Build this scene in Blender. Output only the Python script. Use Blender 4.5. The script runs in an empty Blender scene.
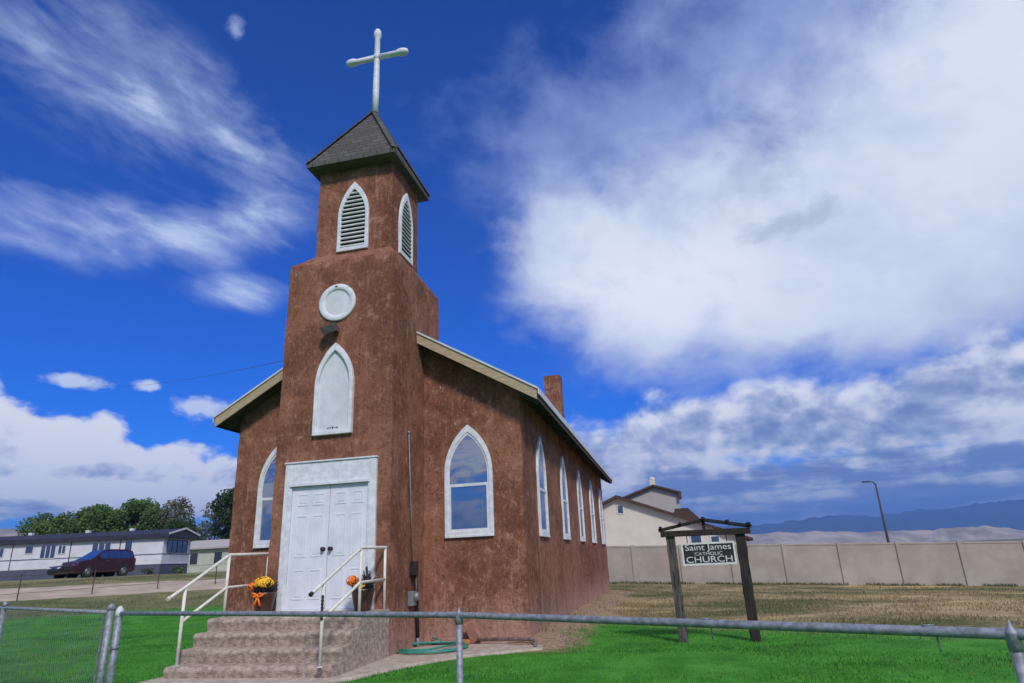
import bpy, bmesh, math, random
import numpy as np
from mathutils import Vector, Matrix, noise as mnoise

random.seed(7)
RNG = np.random.default_rng(11)
scene = bpy.context.scene
COL = scene.collection
PI = math.pi

def ss(x, a, b):
    t = min(1.0, max(0.0, (x - a) / (b - a)))
    return t * t * (3 - 2 * t)

# ------------------------------------------------------------------ terrain
def ground_z(x, y):
    e = -.7 * x + .7 * y
    z = -.75 + 1.5 * ss(e, 13, 37) * ss(-x, 3, 10)
    z -= .6 * min(1.4, max(0.0, (x - 3) / 17)) * ss(y, 2, 22)
    if 0.4 < y < 18.5 and 2.8 < x < 5:                     # soil banked against the side wall
        z += .13 * ss(4.3 - x, 0, 1.1) * ss(y, .4, 2.4) * ss(18.5 - y, 0, 1.5)
    return z

# ------------------------------------------------------------------ mesh building
class MB:
    def __init__(self):
        self.v = []; self.f = []; self.smooth = []
    def add(self, vs, fs, smooth=False):
        o = len(self.v)
        self.v += [tuple(p) for p in vs]
        self.f += [tuple(i + o for i in f) for f in fs]
        self.smooth += [smooth] * len(fs)
        return self
    def box(self, x0, x1, y0, y1, z0, z1):
        vs = [(x0, y0, z0), (x1, y0, z0), (x1, y1, z0), (x0, y1, z0), (x0, y0, z1), (x1, y0, z1), (x1, y1, z1), (x0, y1, z1)]
        return self.add(vs, [(0, 3, 2, 1), (4, 5, 6, 7), (0, 1, 5, 4), (1, 2, 6, 5), (2, 3, 7, 6), (3, 0, 4, 7)])
    def obox(self, c, ax, ay, az):
        """box round centre c with half-axis vectors"""
        c = Vector(c); ax = Vector(ax); ay = Vector(ay); az = Vector(az)
        vs = [c + sx * ax + sy * ay + sz * az for sz in (-1, 1) for sx, sy in ((-1, -1), (1, -1), (1, 1), (-1, 1))]
        return self.add(vs, [(0, 3, 2, 1), (4, 5, 6, 7), (0, 1, 5, 4), (1, 2, 6, 5), (2, 3, 7, 6), (3, 0, 4, 7)])
    def bar(self, a, b, w, h, up=(0, 0, 1)):
        a = Vector(a); b = Vector(b); d = b - a; L = d.length; d.normalize()
        s = d.cross(Vector(up))
        if s.length < 1e-4: s = d.cross(Vector((1, 0, 0)))
        s.normalize(); u = s.cross(d).normalized()
        return self.obox((a + b) / 2, d * L / 2, s * w / 2, u * h / 2)
    def poly_prism(self, pts, axis, a, b):
        """extrude 2D pts; axis 'y': pts=(x,z); 'x': pts=(y,z); 'z': pts=(x,y)"""
        n = len(pts)
        def m(p, t):
            return {'y': (p[0], t, p[1]), 'x': (t, p[0], p[1]), 'z': (p[0], p[1], t)}[axis]
        vs = [m(p, a) for p in pts] + [m(p, b) for p in pts]
        fs = [tuple(range(n - 1, -1, -1)), tuple(range(n, 2 * n))]
        fs += [(i, (i + 1) % n, n + (i + 1) % n, n + i) for i in range(n)]
        return self.add(vs, fs)
    def ring_prism(self, outer, inner, axis, a, b):
        n = len(outer)
        def m(p, t):
            return {'y': (p[0], t, p[1]), 'x': (t, p[0], p[1]), 'z': (p[0], p[1], t)}[axis]
        vs = [m(p, a) for p in outer] + [m(p, a) for p in inner] + [m(p, b) for p in outer] + [m(p, b) for p in inner]
        fs = []
        for i in range(n):
            j = (i + 1) % n
            fs += [(i, j, n + j, n + i), (2 * n + i, 3 * n + i, 3 * n + j, 2 * n + j),
                   (i, 2 * n + i, 2 * n + j, j), (n + i, n + j, 3 * n + j, 3 * n + i)]
        return self.add(vs, fs)
    def tube(self, pts, r, n=8, r1=None, caps=True, smooth=True):
        pts = [Vector(p) for p in pts]; k = len(pts); rings = []
        ref = None
        for i, p in enumerate(pts):
            d = (pts[min(i + 1, k - 1)] - pts[max(i - 1, 0)]).normalized()
            if ref is None:
                ref = d.cross(Vector((0, 0, 1)))
                if ref.length < .05: ref = d.cross(Vector((1, 0, 0)))
            s = (ref - d * ref.dot(d)).normalized(); ref = s; u = d.cross(s)
            if isinstance(r, (list, tuple)): rr = r[i]
            else: rr = r if r1 is None else r + (r1 - r) * i / (k - 1)
            rings.append([p + rr * (math.cos(2 * PI * j / n) * s + math.sin(2 * PI * j / n) * u) for j in range(n)])
        vs = [q for ring in rings for q in ring]
        fs = [(i * n + j, i * n + (j + 1) % n, (i + 1) * n + (j + 1) % n, (i + 1) * n + j) for i in range(k - 1) for j in range(n)]
        self.add(vs, fs, smooth)
        if caps:
            o = len(self.v) - len(vs)
            self.f += [tuple(o + j for j in range(n - 1, -1, -1)), tuple(o + (k - 1) * n + j for j in range(n))]
            self.smooth += [False, False]
        return self
    def lathe(self, prof, c=(0, 0, 0), n=20, smooth=True, axis='z'):
        """prof: (r, h) pairs"""
        vs = []
        for r, h in prof:
            for j in range(n):
                a = 2 * PI * j / n; p = (r * math.cos(a), r * math.sin(a), h)
                if axis == 'y': p = (p[0], p[2], p[1])
                if axis == 'x': p = (p[2], p[0], p[1])
                vs.append((c[0] + p[0], c[1] + p[1], c[2] + p[2]))
        k = len(prof)
        fs = [(i * n + j, i * n + (j + 1) % n, (i + 1) * n + (j + 1) % n, (i + 1) * n + j) for i in range(k - 1) for j in range(n)]
        self.add(vs, fs, smooth)
        o = len(self.v) - len(vs)
        self.f += [tuple(o + j for j in range(n - 1, -1, -1)), tuple(o + (k - 1) * n + j for j in range(n))]
        self.smooth += [False, False]
        return self
    def ball(self, c, r, n=10, sz=1.0):
        k = n // 2 + 1
        return self.lathe([(max(1e-3, r * math.sin(PI * i / k)), -r * sz * math.cos(PI * i / k)) for i in range(k + 1)], c, n)
    def build(self, name, mat, parent=None, origin=None, bevel=0, seg=2, rough=None):
        """origin: world point the vertices are stored relative to (root location)"""
        me = bpy.data.meshes.new(name)
        off = Vector(origin) if origin is not None else Vector((0, 0, 0))
        me.from_pydata([tuple(Vector(p) - off) for p in self.v], [], self.f)
        me.polygons.foreach_set('use_smooth', self.smooth)
        bm = bmesh.new(); bm.from_mesh(me)
        bmesh.ops.recalc_face_normals(bm, faces=bm.faces)
        if rough:
            edge, amp, sc = rough
            for _ in range(9):
                es = [e for e in bm.edges if e.calc_length() > edge * 1.5]
                if not es: break
                bmesh.ops.subdivide_edges(bm, edges=es, cuts=1, use_grid_fill=True)
            bmesh.ops.triangulate(bm, faces=[f for f in bm.faces if len(f.verts) > 4])
            bm.normal_update()
            mv = {}
            for v in bm.verts:
                p = v.co * sc
                mv[v] = v.normal * amp * (mnoise.noise(p) + .5 * mnoise.noise(p * 2.7))
            for v, d in mv.items(): v.co += d
            for f in bm.faces: f.smooth = True
        bm.to_mesh(me); bm.free()
        if isinstance(mat, (list, tuple)):
            for m in mat: me.materials.append(m)
        else: me.materials.append(mat)
        o = bpy.data.objects.new(name, me); COL.objects.link(o)
        if parent is not None: o.parent = parent
        elif origin is not None: o.location = off
        if bevel:
            b = o.modifiers.new('bevel', 'BEVEL'); b.width = bevel; b.segments = seg; b.limit_method = 'ANGLE'; b.angle_limit = math.radians(40)
        if rough and not bevel:
            try: me.set_sharp_from_angle(angle=math.radians(50))
            except Exception: pass
        return o

def tag(o, label=None, cat=None, group=None, kind=None):
    if label: o['label'] = label
    if cat: o['category'] = cat
    if group: o['group'] = group
    if kind: o['kind'] = kind
    return o
def thing(name, label, cat, loc=(0, 0, 0), rz=0, group=None):
    o = bpy.data.objects.new(name, None); COL.objects.link(o)
    o.empty_display_size = .2
    o.location = loc; o.rotation_euler = (0, 0, rz)
    return tag(o, label, cat, group)
def copy_tree(o, parent=None):
    c = o.copy(); COL.objects.link(c)
    if parent is not None: c.parent = parent
    for ch in [k for k in bpy.data.objects if k.parent == o]:
        copy_tree(ch, c)
    return c

# ------------------------------------------------------------------ materials
class NT:
    """tiny node-tree writer"""
    def __init__(self, tree):
        self.t = tree; self.n = tree.nodes; self.l = tree.links
    def node(self, typ, **kw):
        nd = self.n.new(typ)
        for k, v in kw.items(): setattr(nd, k, v)
        return nd
    def put(self, sock, val):
        if hasattr(val, 'is_output') or hasattr(val, 'links'): self.l.new(val, sock)
        else: sock.default_value = val
    def m(self, op, a, b=0.0, c=0.0, clamp=False):
        nd = self.node('ShaderNodeMath', operation=op, use_clamp=clamp)
        self.put(nd.inputs[0], a); self.put(nd.inputs[1], b); self.put(nd.inputs[2], c)
        return nd.outputs[0]
    def step(self, x, a, b, lo=0.0, hi=1.0):
        nd = self.node('ShaderNodeMapRange', interpolation_type='SMOOTHSTEP')
        self.put(nd.inputs[0], x)
        for i, v in enumerate((a, b, lo, hi)): self.put(nd.inputs[i + 1], v)
        return nd.outputs[0]
    def noise(self, vec, scale, detail=4, rough=.55, dist=0.0):
        nd = self.node('ShaderNodeTexNoise')
        if vec is not None: self.l.new(vec, nd.inputs['Vector'])
        nd.inputs['Scale'].default_value = scale; nd.inputs['Detail'].default_value = detail
        nd.inputs['Roughness'].default_value = rough; nd.inputs['Distortion'].default_value = dist
        return nd.outputs[0]
    def mapping(self, vec, scale=(1, 1, 1), loc=(0, 0, 0), rot=(0, 0, 0)):
        nd = self.node('ShaderNodeMapping'); self.l.new(vec, nd.inputs[0])
        nd.inputs['Scale'].default_value = scale; nd.inputs['Location'].default_value = loc; nd.inputs['Rotation'].default_value = rot
        return nd.outputs[0]
    def mix(self, f, a, b, mode='MIX'):
        nd = self.node('ShaderNodeMix', data_type='RGBA', blend_type=mode)
        self.put(nd.inputs[0], f)
        for s, v in ((nd.inputs[6], a), (nd.inputs[7], b)):
            if isinstance(v, (tuple, list)): s.default_value = (v[0], v[1], v[2], 1)
            else: self.l.new(v, s)
        return nd.outputs[2]
    def sep(self, v):
        nd = self.node('ShaderNodeSeparateXYZ'); self.l.new(v, nd.inputs[0]); return nd.outputs
    def comb(self, x, y, z):
        nd = self.node('ShaderNodeCombineXYZ')
        for i, a in enumerate((x, y, z)): self.put(nd.inputs[i], a)
        return nd.outputs[0]
    def bump(self, h, strength, dist=.02, normal=None):
        nd = self.node('ShaderNodeBump'); nd.inputs['Strength'].default_value = strength; nd.inputs['Distance'].default_value = dist
        self.l.new(h, nd.inputs['Height'])
        if normal is not None: self.l.new(normal, nd.inputs['Normal'])
        return nd.outputs[0]

def new_mat(name):
    m = bpy.data.materials.new(name); m.use_nodes = True
    t = NT(m.node_tree); bs = m.node_tree.nodes['Principled BSDF']
    return m, t, bs
def objco(t): return t.node('ShaderNodeTexCoord').outputs['Object']
def geopos(t): return t.node('ShaderNodeNewGeometry').outputs['Position']

def simple(name, c1, c2=None, scale=6, rough=.6, metal=0, bump=.15, bscale=60, bdist=.01, spec=.4, stretch=(1, 1, 1), detail=5):
    m, t, bs = new_mat(name)
    co = objco(t)
    if stretch != (1, 1, 1): co = t.mapping(co, stretch)
    if c2 is None: c2 = tuple(c * .75 for c in c1)
    f = t.step(t.noise(co, scale, detail, .6), .35, .65)
    t.l.new(t.mix(f, c2, c1), bs.inputs['Base Color'])
    r = t.m('ADD', t.m('MULTIPLY', t.noise(co, scale * 3, 3), .25), rough - .125)
    t.l.new(r, bs.inputs['Roughness'])
    bs.inputs['Metallic'].default_value = metal
    bs.inputs['Specular IOR Level'].default_value = spec
    if bump: t.l.new(t.bump(t.noise(co, bscale, 4), bump, bdist), bs.inputs['Normal'])
    return m

def stucco():
    m, t, bs = new_mat('adobe stucco')
    co = objco(t)
    big = t.noise(co, .75, 5, .62, .2)
    mid = t.noise(co, 3.6, 7, .70, .15)
    sm = t.noise(t.mapping(co, (1, 1, .6)), 17, 7, .76, .1)
    streak = t.noise(t.mapping(co, (5, 5, .38)), 1.9, 7, .68, .2)
    drip = t.noise(t.mapping(co, (3.2, 3.2, .22), (7, 3, 1)), 1.5, 5, .6, .1)
    fine = t.noise(co, 30, 4, .65)
    c = t.mix(t.step(big, .38, .62), (.190, .078, .046), (.305, .136, .085))
    c = t.mix(t.m('MULTIPLY', t.step(mid, .53, .68), .75), c, (.43, .225, .15))
    c = t.mix(t.m('MULTIPLY', t.step(mid, .48, .35), .6), c, (.115, .046, .029))
    c = t.mix(t.m('MULTIPLY', t.step(sm, .54, .64), .5), c, (.45, .245, .18))
    c = t.mix(t.m('MULTIPLY', t.step(sm, .47, .36), .6), c, (.095, .040, .027))
    c = t.mix(t.m('MULTIPLY', t.step(drip, .55, .70), .4), c, (.105, .045, .032))
    c = t.mix(t.m('MULTIPLY', t.step(streak, .57, .70), .5), c, (.47, .285, .22))
    # flaking pale scars
    scar = t.noise(t.mapping(co, (1, 1, .45)), 9.5, 8, .78, .3)
    c = t.mix(t.m('MULTIPLY', t.step(scar, .61, .66), .8), c, (.56, .40, .32))
    # splash-washed, bleached foot of the walls, with its own ragged edge
    z = t.sep(co)[2]
    foot = t.step(t.m('ADD', z, t.m('ADD', t.m('MULTIPLY', streak, -1.6), t.m('MULTIPLY', sm, -2.2))), -.9, -2.0)
    c = t.mix(t.m('MULTIPLY', foot, .72), c, (.46, .29, .225))
    c = t.mix(t.m('MULTIPLY', t.step(fine, .6, .75), .25), c, (.10, .042, .028))
    t.l.new(c, bs.inputs['Base Color'])
    bs.inputs['Roughness'].default_value = .93; bs.inputs['Specular IOR Level'].default_value = .15
    h = t.m('ADD', t.m('MULTIPLY', mid, 1.0), t.m('ADD', t.m('MULTIPLY', fine, .35), t.m('MULTIPLY', t.noise(co, 90, 3), .12)))
    t.l.new(t.bump(h, .9, .04), bs.inputs['Normal'])
    return m
def glass_dark(name, tint=(.05, .065, .10), refl=.42):
    m, t, bs = new_mat(name)
    out = [n for n in t.n if n.type == 'OUTPUT_MATERIAL'][0]
    gl = t.node('ShaderNodeBsdfGlossy'); gl.inputs['Roughness'].default_value = .02
    gl.inputs['Color'].default_value = (.86, .86, .88, 1)
    co = objco(t)
    t.l.new(t.bump(t.noise(co, 1.1, 2), .06, .2), gl.inputs['Normal'])
    bs.inputs['Base Color'].default_value = (*tint, 1); bs.inputs['Roughness'].default_value = .3
    mx = t.node('ShaderNodeMixShader'); mx.inputs[0].default_value = refl
    t.l.new(bs.outputs[0], mx.inputs[1]); t.l.new(gl.outputs[0], mx.inputs[2]); t.l.new(mx.outputs[0], out.inputs[0])
    return m
def shingles(name, c1, c2, row=.13, wid=.3):
    m, t, bs = new_mat(name)
    co = objco(t); s = t.sep(co)
    v = t.comb(t.m('ADD', s[0], t.m('MULTIPLY', s[1], 1.0)), s[2], 0.0)
    br = t.node('ShaderNodeTexBrick'); t.l.new(v, br.inputs['Vector'])
    br.inputs['Scale'].default_value = 1; br.inputs['Brick Width'].default_value = wid; br.inputs['Row Height'].default_value = row
    br.inputs['Mortar Size'].default_value = .008; br.inputs['Mortar Smooth'].default_value = .3
    br.inputs['Color1'].default_value = (*c1, 1); br.inputs['Color2'].default_value = (*c2, 1)
    br.inputs['Mortar'].default_value = (.018, .017, .017, 1)
    w = t.noise(co, 5, 5, .6)
    t.l.new(t.mix(t.step(w, .4, .7), br.outputs[0], tuple(x * .65 for x in c1)), bs.inputs['Base Color'])
    bs.inputs['Roughness'].default_value = .92; bs.inputs['Specular IOR Level'].default_value = .2
    h = t.m('ADD', t.m('MULTIPLY', br.outputs['Fac'], -1.0), t.m('MULTIPLY', t.noise(co, 50, 3), .3))
    t.l.new(t.bump(h, .7, .02), bs.inputs['Normal'])
    return m

M = dict(
    stucco=stucco(),
    white=simple('white painted wood', (.75, .77, .82), (.60, .62, .67), 9, .55, bump=.2, bscale=50, bdist=.004),
    white2=simple('white painted door', (.73, .755, .82), (.65, .68, .75), 4, .45, bump=.05, bscale=40, bdist=.003),
    panelw=simple('chalky white board', (.68, .70, .74), (.58, .60, .64), 3.2, .7, bump=.12),
    cream=simple('cream painted pipe', (.78, .76, .68), (.66, .62, .52), 14, .45, bump=.08, bdist=.003),
    tan=simple('tan painted fascia', (.46, .36, .23), (.37, .28, .175), 5, .6, stretch=(1, 1, 4)),
    drip=simple('galvanised drip edge', (.62, .65, .70), (.52, .55, .60), 6, .4, .0, bump=.05),
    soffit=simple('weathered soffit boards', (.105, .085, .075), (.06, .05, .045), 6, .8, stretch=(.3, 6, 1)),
    metalroof=simple('grey metal roofing', (.33, .35, .37), (.26, .28, .30), 4, .45, .3, bump=.1),
    shingle=shingles('dark asphalt shingles', (.135, .125, .118), (.085, .080, .078)),
    concrete=simple('weathered concrete', (.50, .40, .325), (.27, .205, .16), 13, .92, bump=.9, bscale=45, bdist=.02, detail=8),
    slab=simple('pale concrete slab', (.52, .44, .36), (.37, .30, .24), 9, .9, bump=.4, bscale=40, bdist=.01),
    black=simple('black iron', (.02, .02, .022), (.03, .03, .032), 10, .4),
    darkgrey=simple('dark grey metal', (.045, .044, .045), (.07, .068, .065), 8, .7, .0),
    grey=simple('grey meter enclosure', (.30, .32, .34), (.22, .235, .25), 8, .5, .4),
    galv=simple('galvanised steel pipe', (.34, .36, .41), (.19, .205, .24), 26, .58, .35, bump=.3, bscale=90, bdist=.003),
    wire=simple('galvanised wire', (.35, .37, .4), (.25, .27, .3), 8, .5, .6, bump=0),
    glass=glass_dark('window glass'),
    glass2=glass_dark('far window glass', (.03, .035, .045), .22),
    carglass=glass_dark('car glass', (.015, .02, .03), .3), windscreen=glass_dark('windscreen glass', (.03, .06, .16), .75),
    louver=simple('weathered louver slats', (.75, .75, .74), (.58, .58, .57), 9, .6),
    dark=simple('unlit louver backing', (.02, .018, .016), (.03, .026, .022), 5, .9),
    hose=simple('green garden hose', (.05, .30, .23), (.035, .22, .17), 20, .4),
    rust=simple('rust stained pipe', (.30, .24, .21), (.17, .12, .10), 15, .6, .3),
    brick=simple('salmon brick', (.42, .22, .17), (.32, .15, .11), 16, .9, bump=.4),
    orangeb=simple('orange brick', (.55, .24, .07), (.42, .17, .05), 16, .85),
    wood=simple('weathered dark timber', (.038, .028, .024), (.014, .011, .010), 5, .9, stretch=(7, 7, .7), bump=.6, bscale=18, bdist=.012),
    woodgrey=simple('weathered grey timber', (.12, .105, .095), (.018, .014, .012), 5, .9, stretch=(7, 7, .8), bump=.6, bscale=18, bdist=.012),
    signblack=simple('black sign board', (.018, .016, .016), (.03, .027, .025), 6, .5),
    signwhite=simple('white sign paint', (.70, .70, .70), (.58, .58, .57), 12, .6),
    urn=simple('brown glazed pot', (.075, .035, .025), (.045, .02, .016), 8, .35, spec=.6),
    yellow=simple('yellow petals', (.95, .58, .01), (.90, .45, .01), 20, .7),
    orange=simple('orange ribbon', (.95, .22, .01), (.85, .15, .01), 20, .5),
    plum=simple('dark plum leaves', (.05, .03, .05), (.03, .035, .025), 20, .7),
    louver2=simple('pale louver slats', (.80, .80, .82), (.66, .66, .68), 9, .6),
    bark=simple('tree bark', (.11, .085, .065), (.06, .045, .035), 5, .95, stretch=(4, 4, .6), bump=.7, bscale=12, bdist=.03),
    wall=simple('precast fence panel', (.44, .385, .33), (.36, .31, .265), .9, .85, bump=.25, bscale=25),
    cream_house=simple('cream house stucco', (.66, .60, .53), (.60, .545, .48), .8, .9),
    grey_house=simple('grey house stucco', (.44, .41, .40), (.39, .36, .35), .8, .9),
    brownroof=shingles('brown roof shingles', (.105, .066, .055), (.085, .052, .045), .2, .5),
    browntrim=simple('brown roof trim', (.085, .05, .042), (.06, .036, .03), 3, .7),
    siding=simple('white trailer siding', (.66, .67, .70), (.58, .59, .62), 1.2, .6, bump=.05),
    navy=simple('slate blue skirting', (.085, .095, .15), (.065, .072, .115), 2, .7),
    navyroof=simple('dark navy roof', (.035, .036, .065), (.025, .026, .045), 2, .7),
    maroon=simple('maroon car paint', (.040, .008, .016), (.035, .007, .014), 2, .28, .2, bump=0, spec=.7),
    bluecar=simple('dark blue car paint', (.012, .018, .05), (.010, .014, .04), 2, .25, .2, bump=0, spec=.7),
    tyre=simple('tyre rubber', (.018, .018, .018), (.025, .025, .024), 10, .85),
    rim=simple('alloy wheel', (.5, .5, .52), (.4, .4, .42), 10, .35, .8, bump=0),
    lens=simple('headlamp lens', (.75, .77, .8), (.6, .62, .65), 10, .15, bump=0, spec=.8),
    redlens=simple('tail lamp lens', (.4, .02, .02), (.3, .015, .015), 10, .2, bump=0),
    greensiding=simple('pale green siding', (.50, .53, .45), (.43, .46, .39), 1, .8),
    rusty=simple('rusty steel post', (.12, .08, .06), (.07, .045, .035), 14, .9),
)

# ------------------------------------------------------------------ ground
def ground_material():
    m, t, bs = new_mat('ground soil and grass')
    P = geopos(t); s = t.sep(P); x, y = s[0], s[1]
    e = t.m('MULTIPLY', t.m('SUBTRACT', y, x), .7)
    wob = t.m('MULTIPLY', t.m('SUBTRACT', t.noise(P, .35, 4, .6), .5), 3.2)
    wobs = t.m('MULTIPLY', t.m('SUBTRACT', t.noise(P, 2.2, 4, .6), .5), 1.1)
    # lawn masks
    rb = t.m('MAXIMUM', t.m('SUBTRACT', 6.1, t.m('MULTIPLY', t.m('SUBTRACT', x, 3.5), .62)), .6)
    right = t.m('MULTIPLY', t.step(t.m('ADD', t.m('SUBTRACT', y, rb), wob), 1.8, -1.6), t.step(t.m('ADD', x, wobs), 3.75, 4.25))
    front = t.step(t.m('ADD', y, wobs), .9, .5)
    left = t.m('MULTIPLY', t.step(t.m('ADD', e, wob), 19.5, 17.2), t.step(x, -1.0, -1.6))
    lawn = t.m('MAXIMUM', t.m('MAXIMUM', right, front), left)
    n1 = t.noise(P, 1.3, 5, .6); n2 = t.noise(P, 14, 5, .65); n3 = t.noise(P, .28, 4, .6)
    green = t.mix(t.step(n1, .35, .65), (.042, .20, .022), (.085, .32, .04))
    green = t.mix(t.m('MULTIPLY', t.step(n2, .45, .7), .5), green, (.075, .16, .03))
    dry = t.mix(t.step(n2, .35, .65), (.20, .155, .08), (.38, .30, .165))
    dry = t.mix(t.m('MULTIPLY', t.step(n1, .48, .62), .7), dry, (.10, .12, .045))
    dry = t.mix(t.m('MULTIPLY', t.step(n3, .52, .68), .6), dry, (.36, .27, .12))
    n4 = t.noise(t.mapping(P, (.8, 1.2, 1), (3, 1, 0)), .26, 6, .62)
    dry = t.mix(t.m('MULTIPLY', t.step(n4, .51, .59), .85), dry, (.50, .38, .19))
    dry = t.mix(t.m('MULTIPLY', t.step(n4, .48, .40), .8), dry, (.070, .10, .032))
    c = t.mix(lawn, dry, green)
    dry = t.mix(t.m('MULTIPLY', t.step(x, -7, -11), .6), dry, t.mix(t.step(n2, .35, .65), (.085, .12, .045), (.16, .19, .08)))
    c = t.mix(lawn, dry, green)
    dirt = t.mix(t.step(n2, .35, .65), (.24, .155, .10), (.44, .31, .22))
    strip = t.m('MULTIPLY', t.step(t.m('ADD', x, wobs), 4.25, 3.6), t.m('MULTIPLY', t.step(x, 2.0, 2.9), t.m('MULTIPLY', t.step(y, .4, .9), t.step(y, 19.5, 17.5))))
    c = t.mix(strip, c, dirt)
    # beyond the road: open sage flats
    r = t.m('SQRT', t.m('ADD', t.m('MULTIPLY', x, x), t.m('MULTIPLY', y, y)))
    far = t.noise(P, .004, 5, .6)
    flats = t.mix(t.step(far, .4, .6), (.30, .25, .185), (.17, .15, .10))
    c = t.mix(t.step(r, 90, 400), c, flats)
    t.l.new(c, bs.inputs['Base Color'])
    bs.inputs['Roughness'].default_value = .95; bs.inputs['Specular IOR Level'].default_value = .1
    t.l.new(t.bump(t.m('ADD', n2, t.m('MULTIPLY', t.noise(P, 60, 3), .4)), .6, .05), bs.inputs['Normal'])
    return m
def axis_steps(lo, hi, step, far):
    a = list(np.arange(lo, hi + 1e-6, step)); s = step
    v = hi
    while v < far: s *= 1.35; v += s; a.append(v)
    v = lo; s = step
    while v > -far: s *= 1.35; v -= s; a.insert(0, v)
    return a
xs = axis_steps(-44, 26, .5, 9000); ys = axis_steps(-12, 42, .5, 9000)
g = MB()
vs = [(x, y, ground_z(x, y) + (.03 * mnoise.noise(Vector((x * .6, y * .6, 0))) if abs(x) < 60 and abs(y) < 60 and not (-2 < x < 4.2 and -3 < y < 2.2) else 0)) for y in ys for x in xs]
nx = len(xs)
g.add(vs, [(j * nx + i, j * nx + i + 1, (j + 1) * nx + i + 1, (j + 1) * nx + i) for j in range(len(ys) - 1) for i in range(nx - 1)], True)
tag(g.build('ground', ground_material()), kind='structure')

# dirt road: a sheet draped on the terrain
def road_material():
    m, t, bs = new_mat('packed dirt road'); P = geopos(t)
    c = t.mix(t.step(t.noise(P, .9, 5, .6), .35, .65), (.40, .31, .225), (.53, .425, .31))
    c = t.mix(t.m('MULTIPLY', t.step(t.noise(P, 9, 5, .65), .55, .75), .5), c, (.22, .15, .10))
    t.l.new(c, bs.inputs['Base Color']); bs.inputs['Roughness'].default_value = .95
    t.l.new(t.bump(t.noise(P, 20, 4), .5, .04), bs.inputs['Normal'])
    return m
rd = MB(); vs = []; N = 170; K = 10
for i in range(N):
    s = -36 + i * .75                                        # along (.707,.707)
    for k in range(K):
        w = k / (K - 1)
        e0 = 24.2 + .5 * mnoise.noise(Vector((s * .4, 0, 3))) + .25 * mnoise.noise(Vector((s * 1.6, 5, 3)))
        e1 = 29.3 + .8 * mnoise.noise(Vector((s * .3, 9, 3))) + .3 * mnoise.noise(Vector((s * 1.5, 7, 3)))
        e = e0 + (e1 - e0) * w
        x = -.714 * e + .714 * s * .99; y = .714 * e + .714 * s * .99
        edge = 0 if k in (0, K - 1) else .035
        vs.append((x, y, ground_z(x, y) + .0 + edge))
rd.add(vs, [(i * K + k, i * K + k + 1, (i + 1) * K + k + 1, (i + 1) * K + k) for i in range(N - 1) for k in range(K - 1)], True)
tag(rd.build('dirt_road', road_material()), kind='structure')

# concrete path by the steps and along the nave front
p = MB()
out = [(-1.62, -3.0), (1.2, -3.0), (1.28, -1.95), (1.42, -1.78), (1.74, -.87), (2.1, -.25), (2.5, .22), (3.5, .8), (3.3, 1.75), (-1.62, 1.75)]
p.poly_prism(out, 'z', -.9, -.71)
tag(p.build('concrete_path', M['slab'], bevel=.02), kind='structure')

# ------------------------------------------------------------------ grass blades (stuff)
def inpoly(px, py, poly):
    c = np.zeros(len(px), bool); j = len(poly) - 1
    for i in range(len(poly)):
        xi, yi = poly[i]; xj, yj = poly[j]
        c ^= ((yi > py) != (yj > py)) & (px < (xj - xi) * (py - yi) / (yj - yi + 1e-12) + xi)
        j = i
    return c
gz = np.vectorize(ground_z)
def blades(name, pts, hmin, hmax, w, mat, label, cat):
    n = len(pts); x, y = pts[:, 0], pts[:, 1]; z = gz(x, y) - .01
    a = RNG.uniform(0, 2 * PI, n); h = RNG.uniform(hmin, hmax, n); lean = RNG.uniform(.1, .7, n) * h; la = RNG.uniform(0, 2 * PI, n)
    ww = w * RNG.uniform(.6, 1.3, n)
    dx, dy = np.cos(a) * ww / 2, np.sin(a) * ww / 2; lx, ly = np.cos(la) * lean, np.sin(la) * lean
    V = np.empty((n, 5, 3), np.float32)
    V[:, 0] = np.stack([x - dx, y - dy, z], 1); V[:, 1] = np.stack([x + dx, y + dy, z], 1)
    V[:, 2] = np.stack([x + dx * .8 + lx * .35, y + dy * .8 + ly * .35, z + h * .6], 1)
    V[:, 3] = np.stack([x - dx * .8 + lx * .35, y - dy * .8 + ly * .35, z + h * .6], 1)
    V[:, 4] = np.stack([x + lx, y + ly, z + h], 1)
    b = np.arange(n)[:, None] * 5
    loops = np.concatenate([b + [[0, 1, 2, 3]], b + [[3, 2, 4]]], 1).ravel().astype(np.int32)
    me = bpy.data.meshes.new(name)
    me.vertices.add(n * 5); me.vertices.foreach_set('co', V.ravel())
    me.loops.add(n * 7); me.loops.foreach_set('vertex_index', loops)
    me.polygons.add(n * 2)
    st = (np.arange(n)[:, None] * 7 + [[0, 4]]).ravel().astype(np.int32)
    me.polygons.foreach_set('loop_start', st)
    me.update(calc_edges=True); me.materials.append(mat)
    o = bpy.data.objects.new(name, me); COL.objects.link(o)
    return tag(o, label, cat, kind='stuff')
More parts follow.
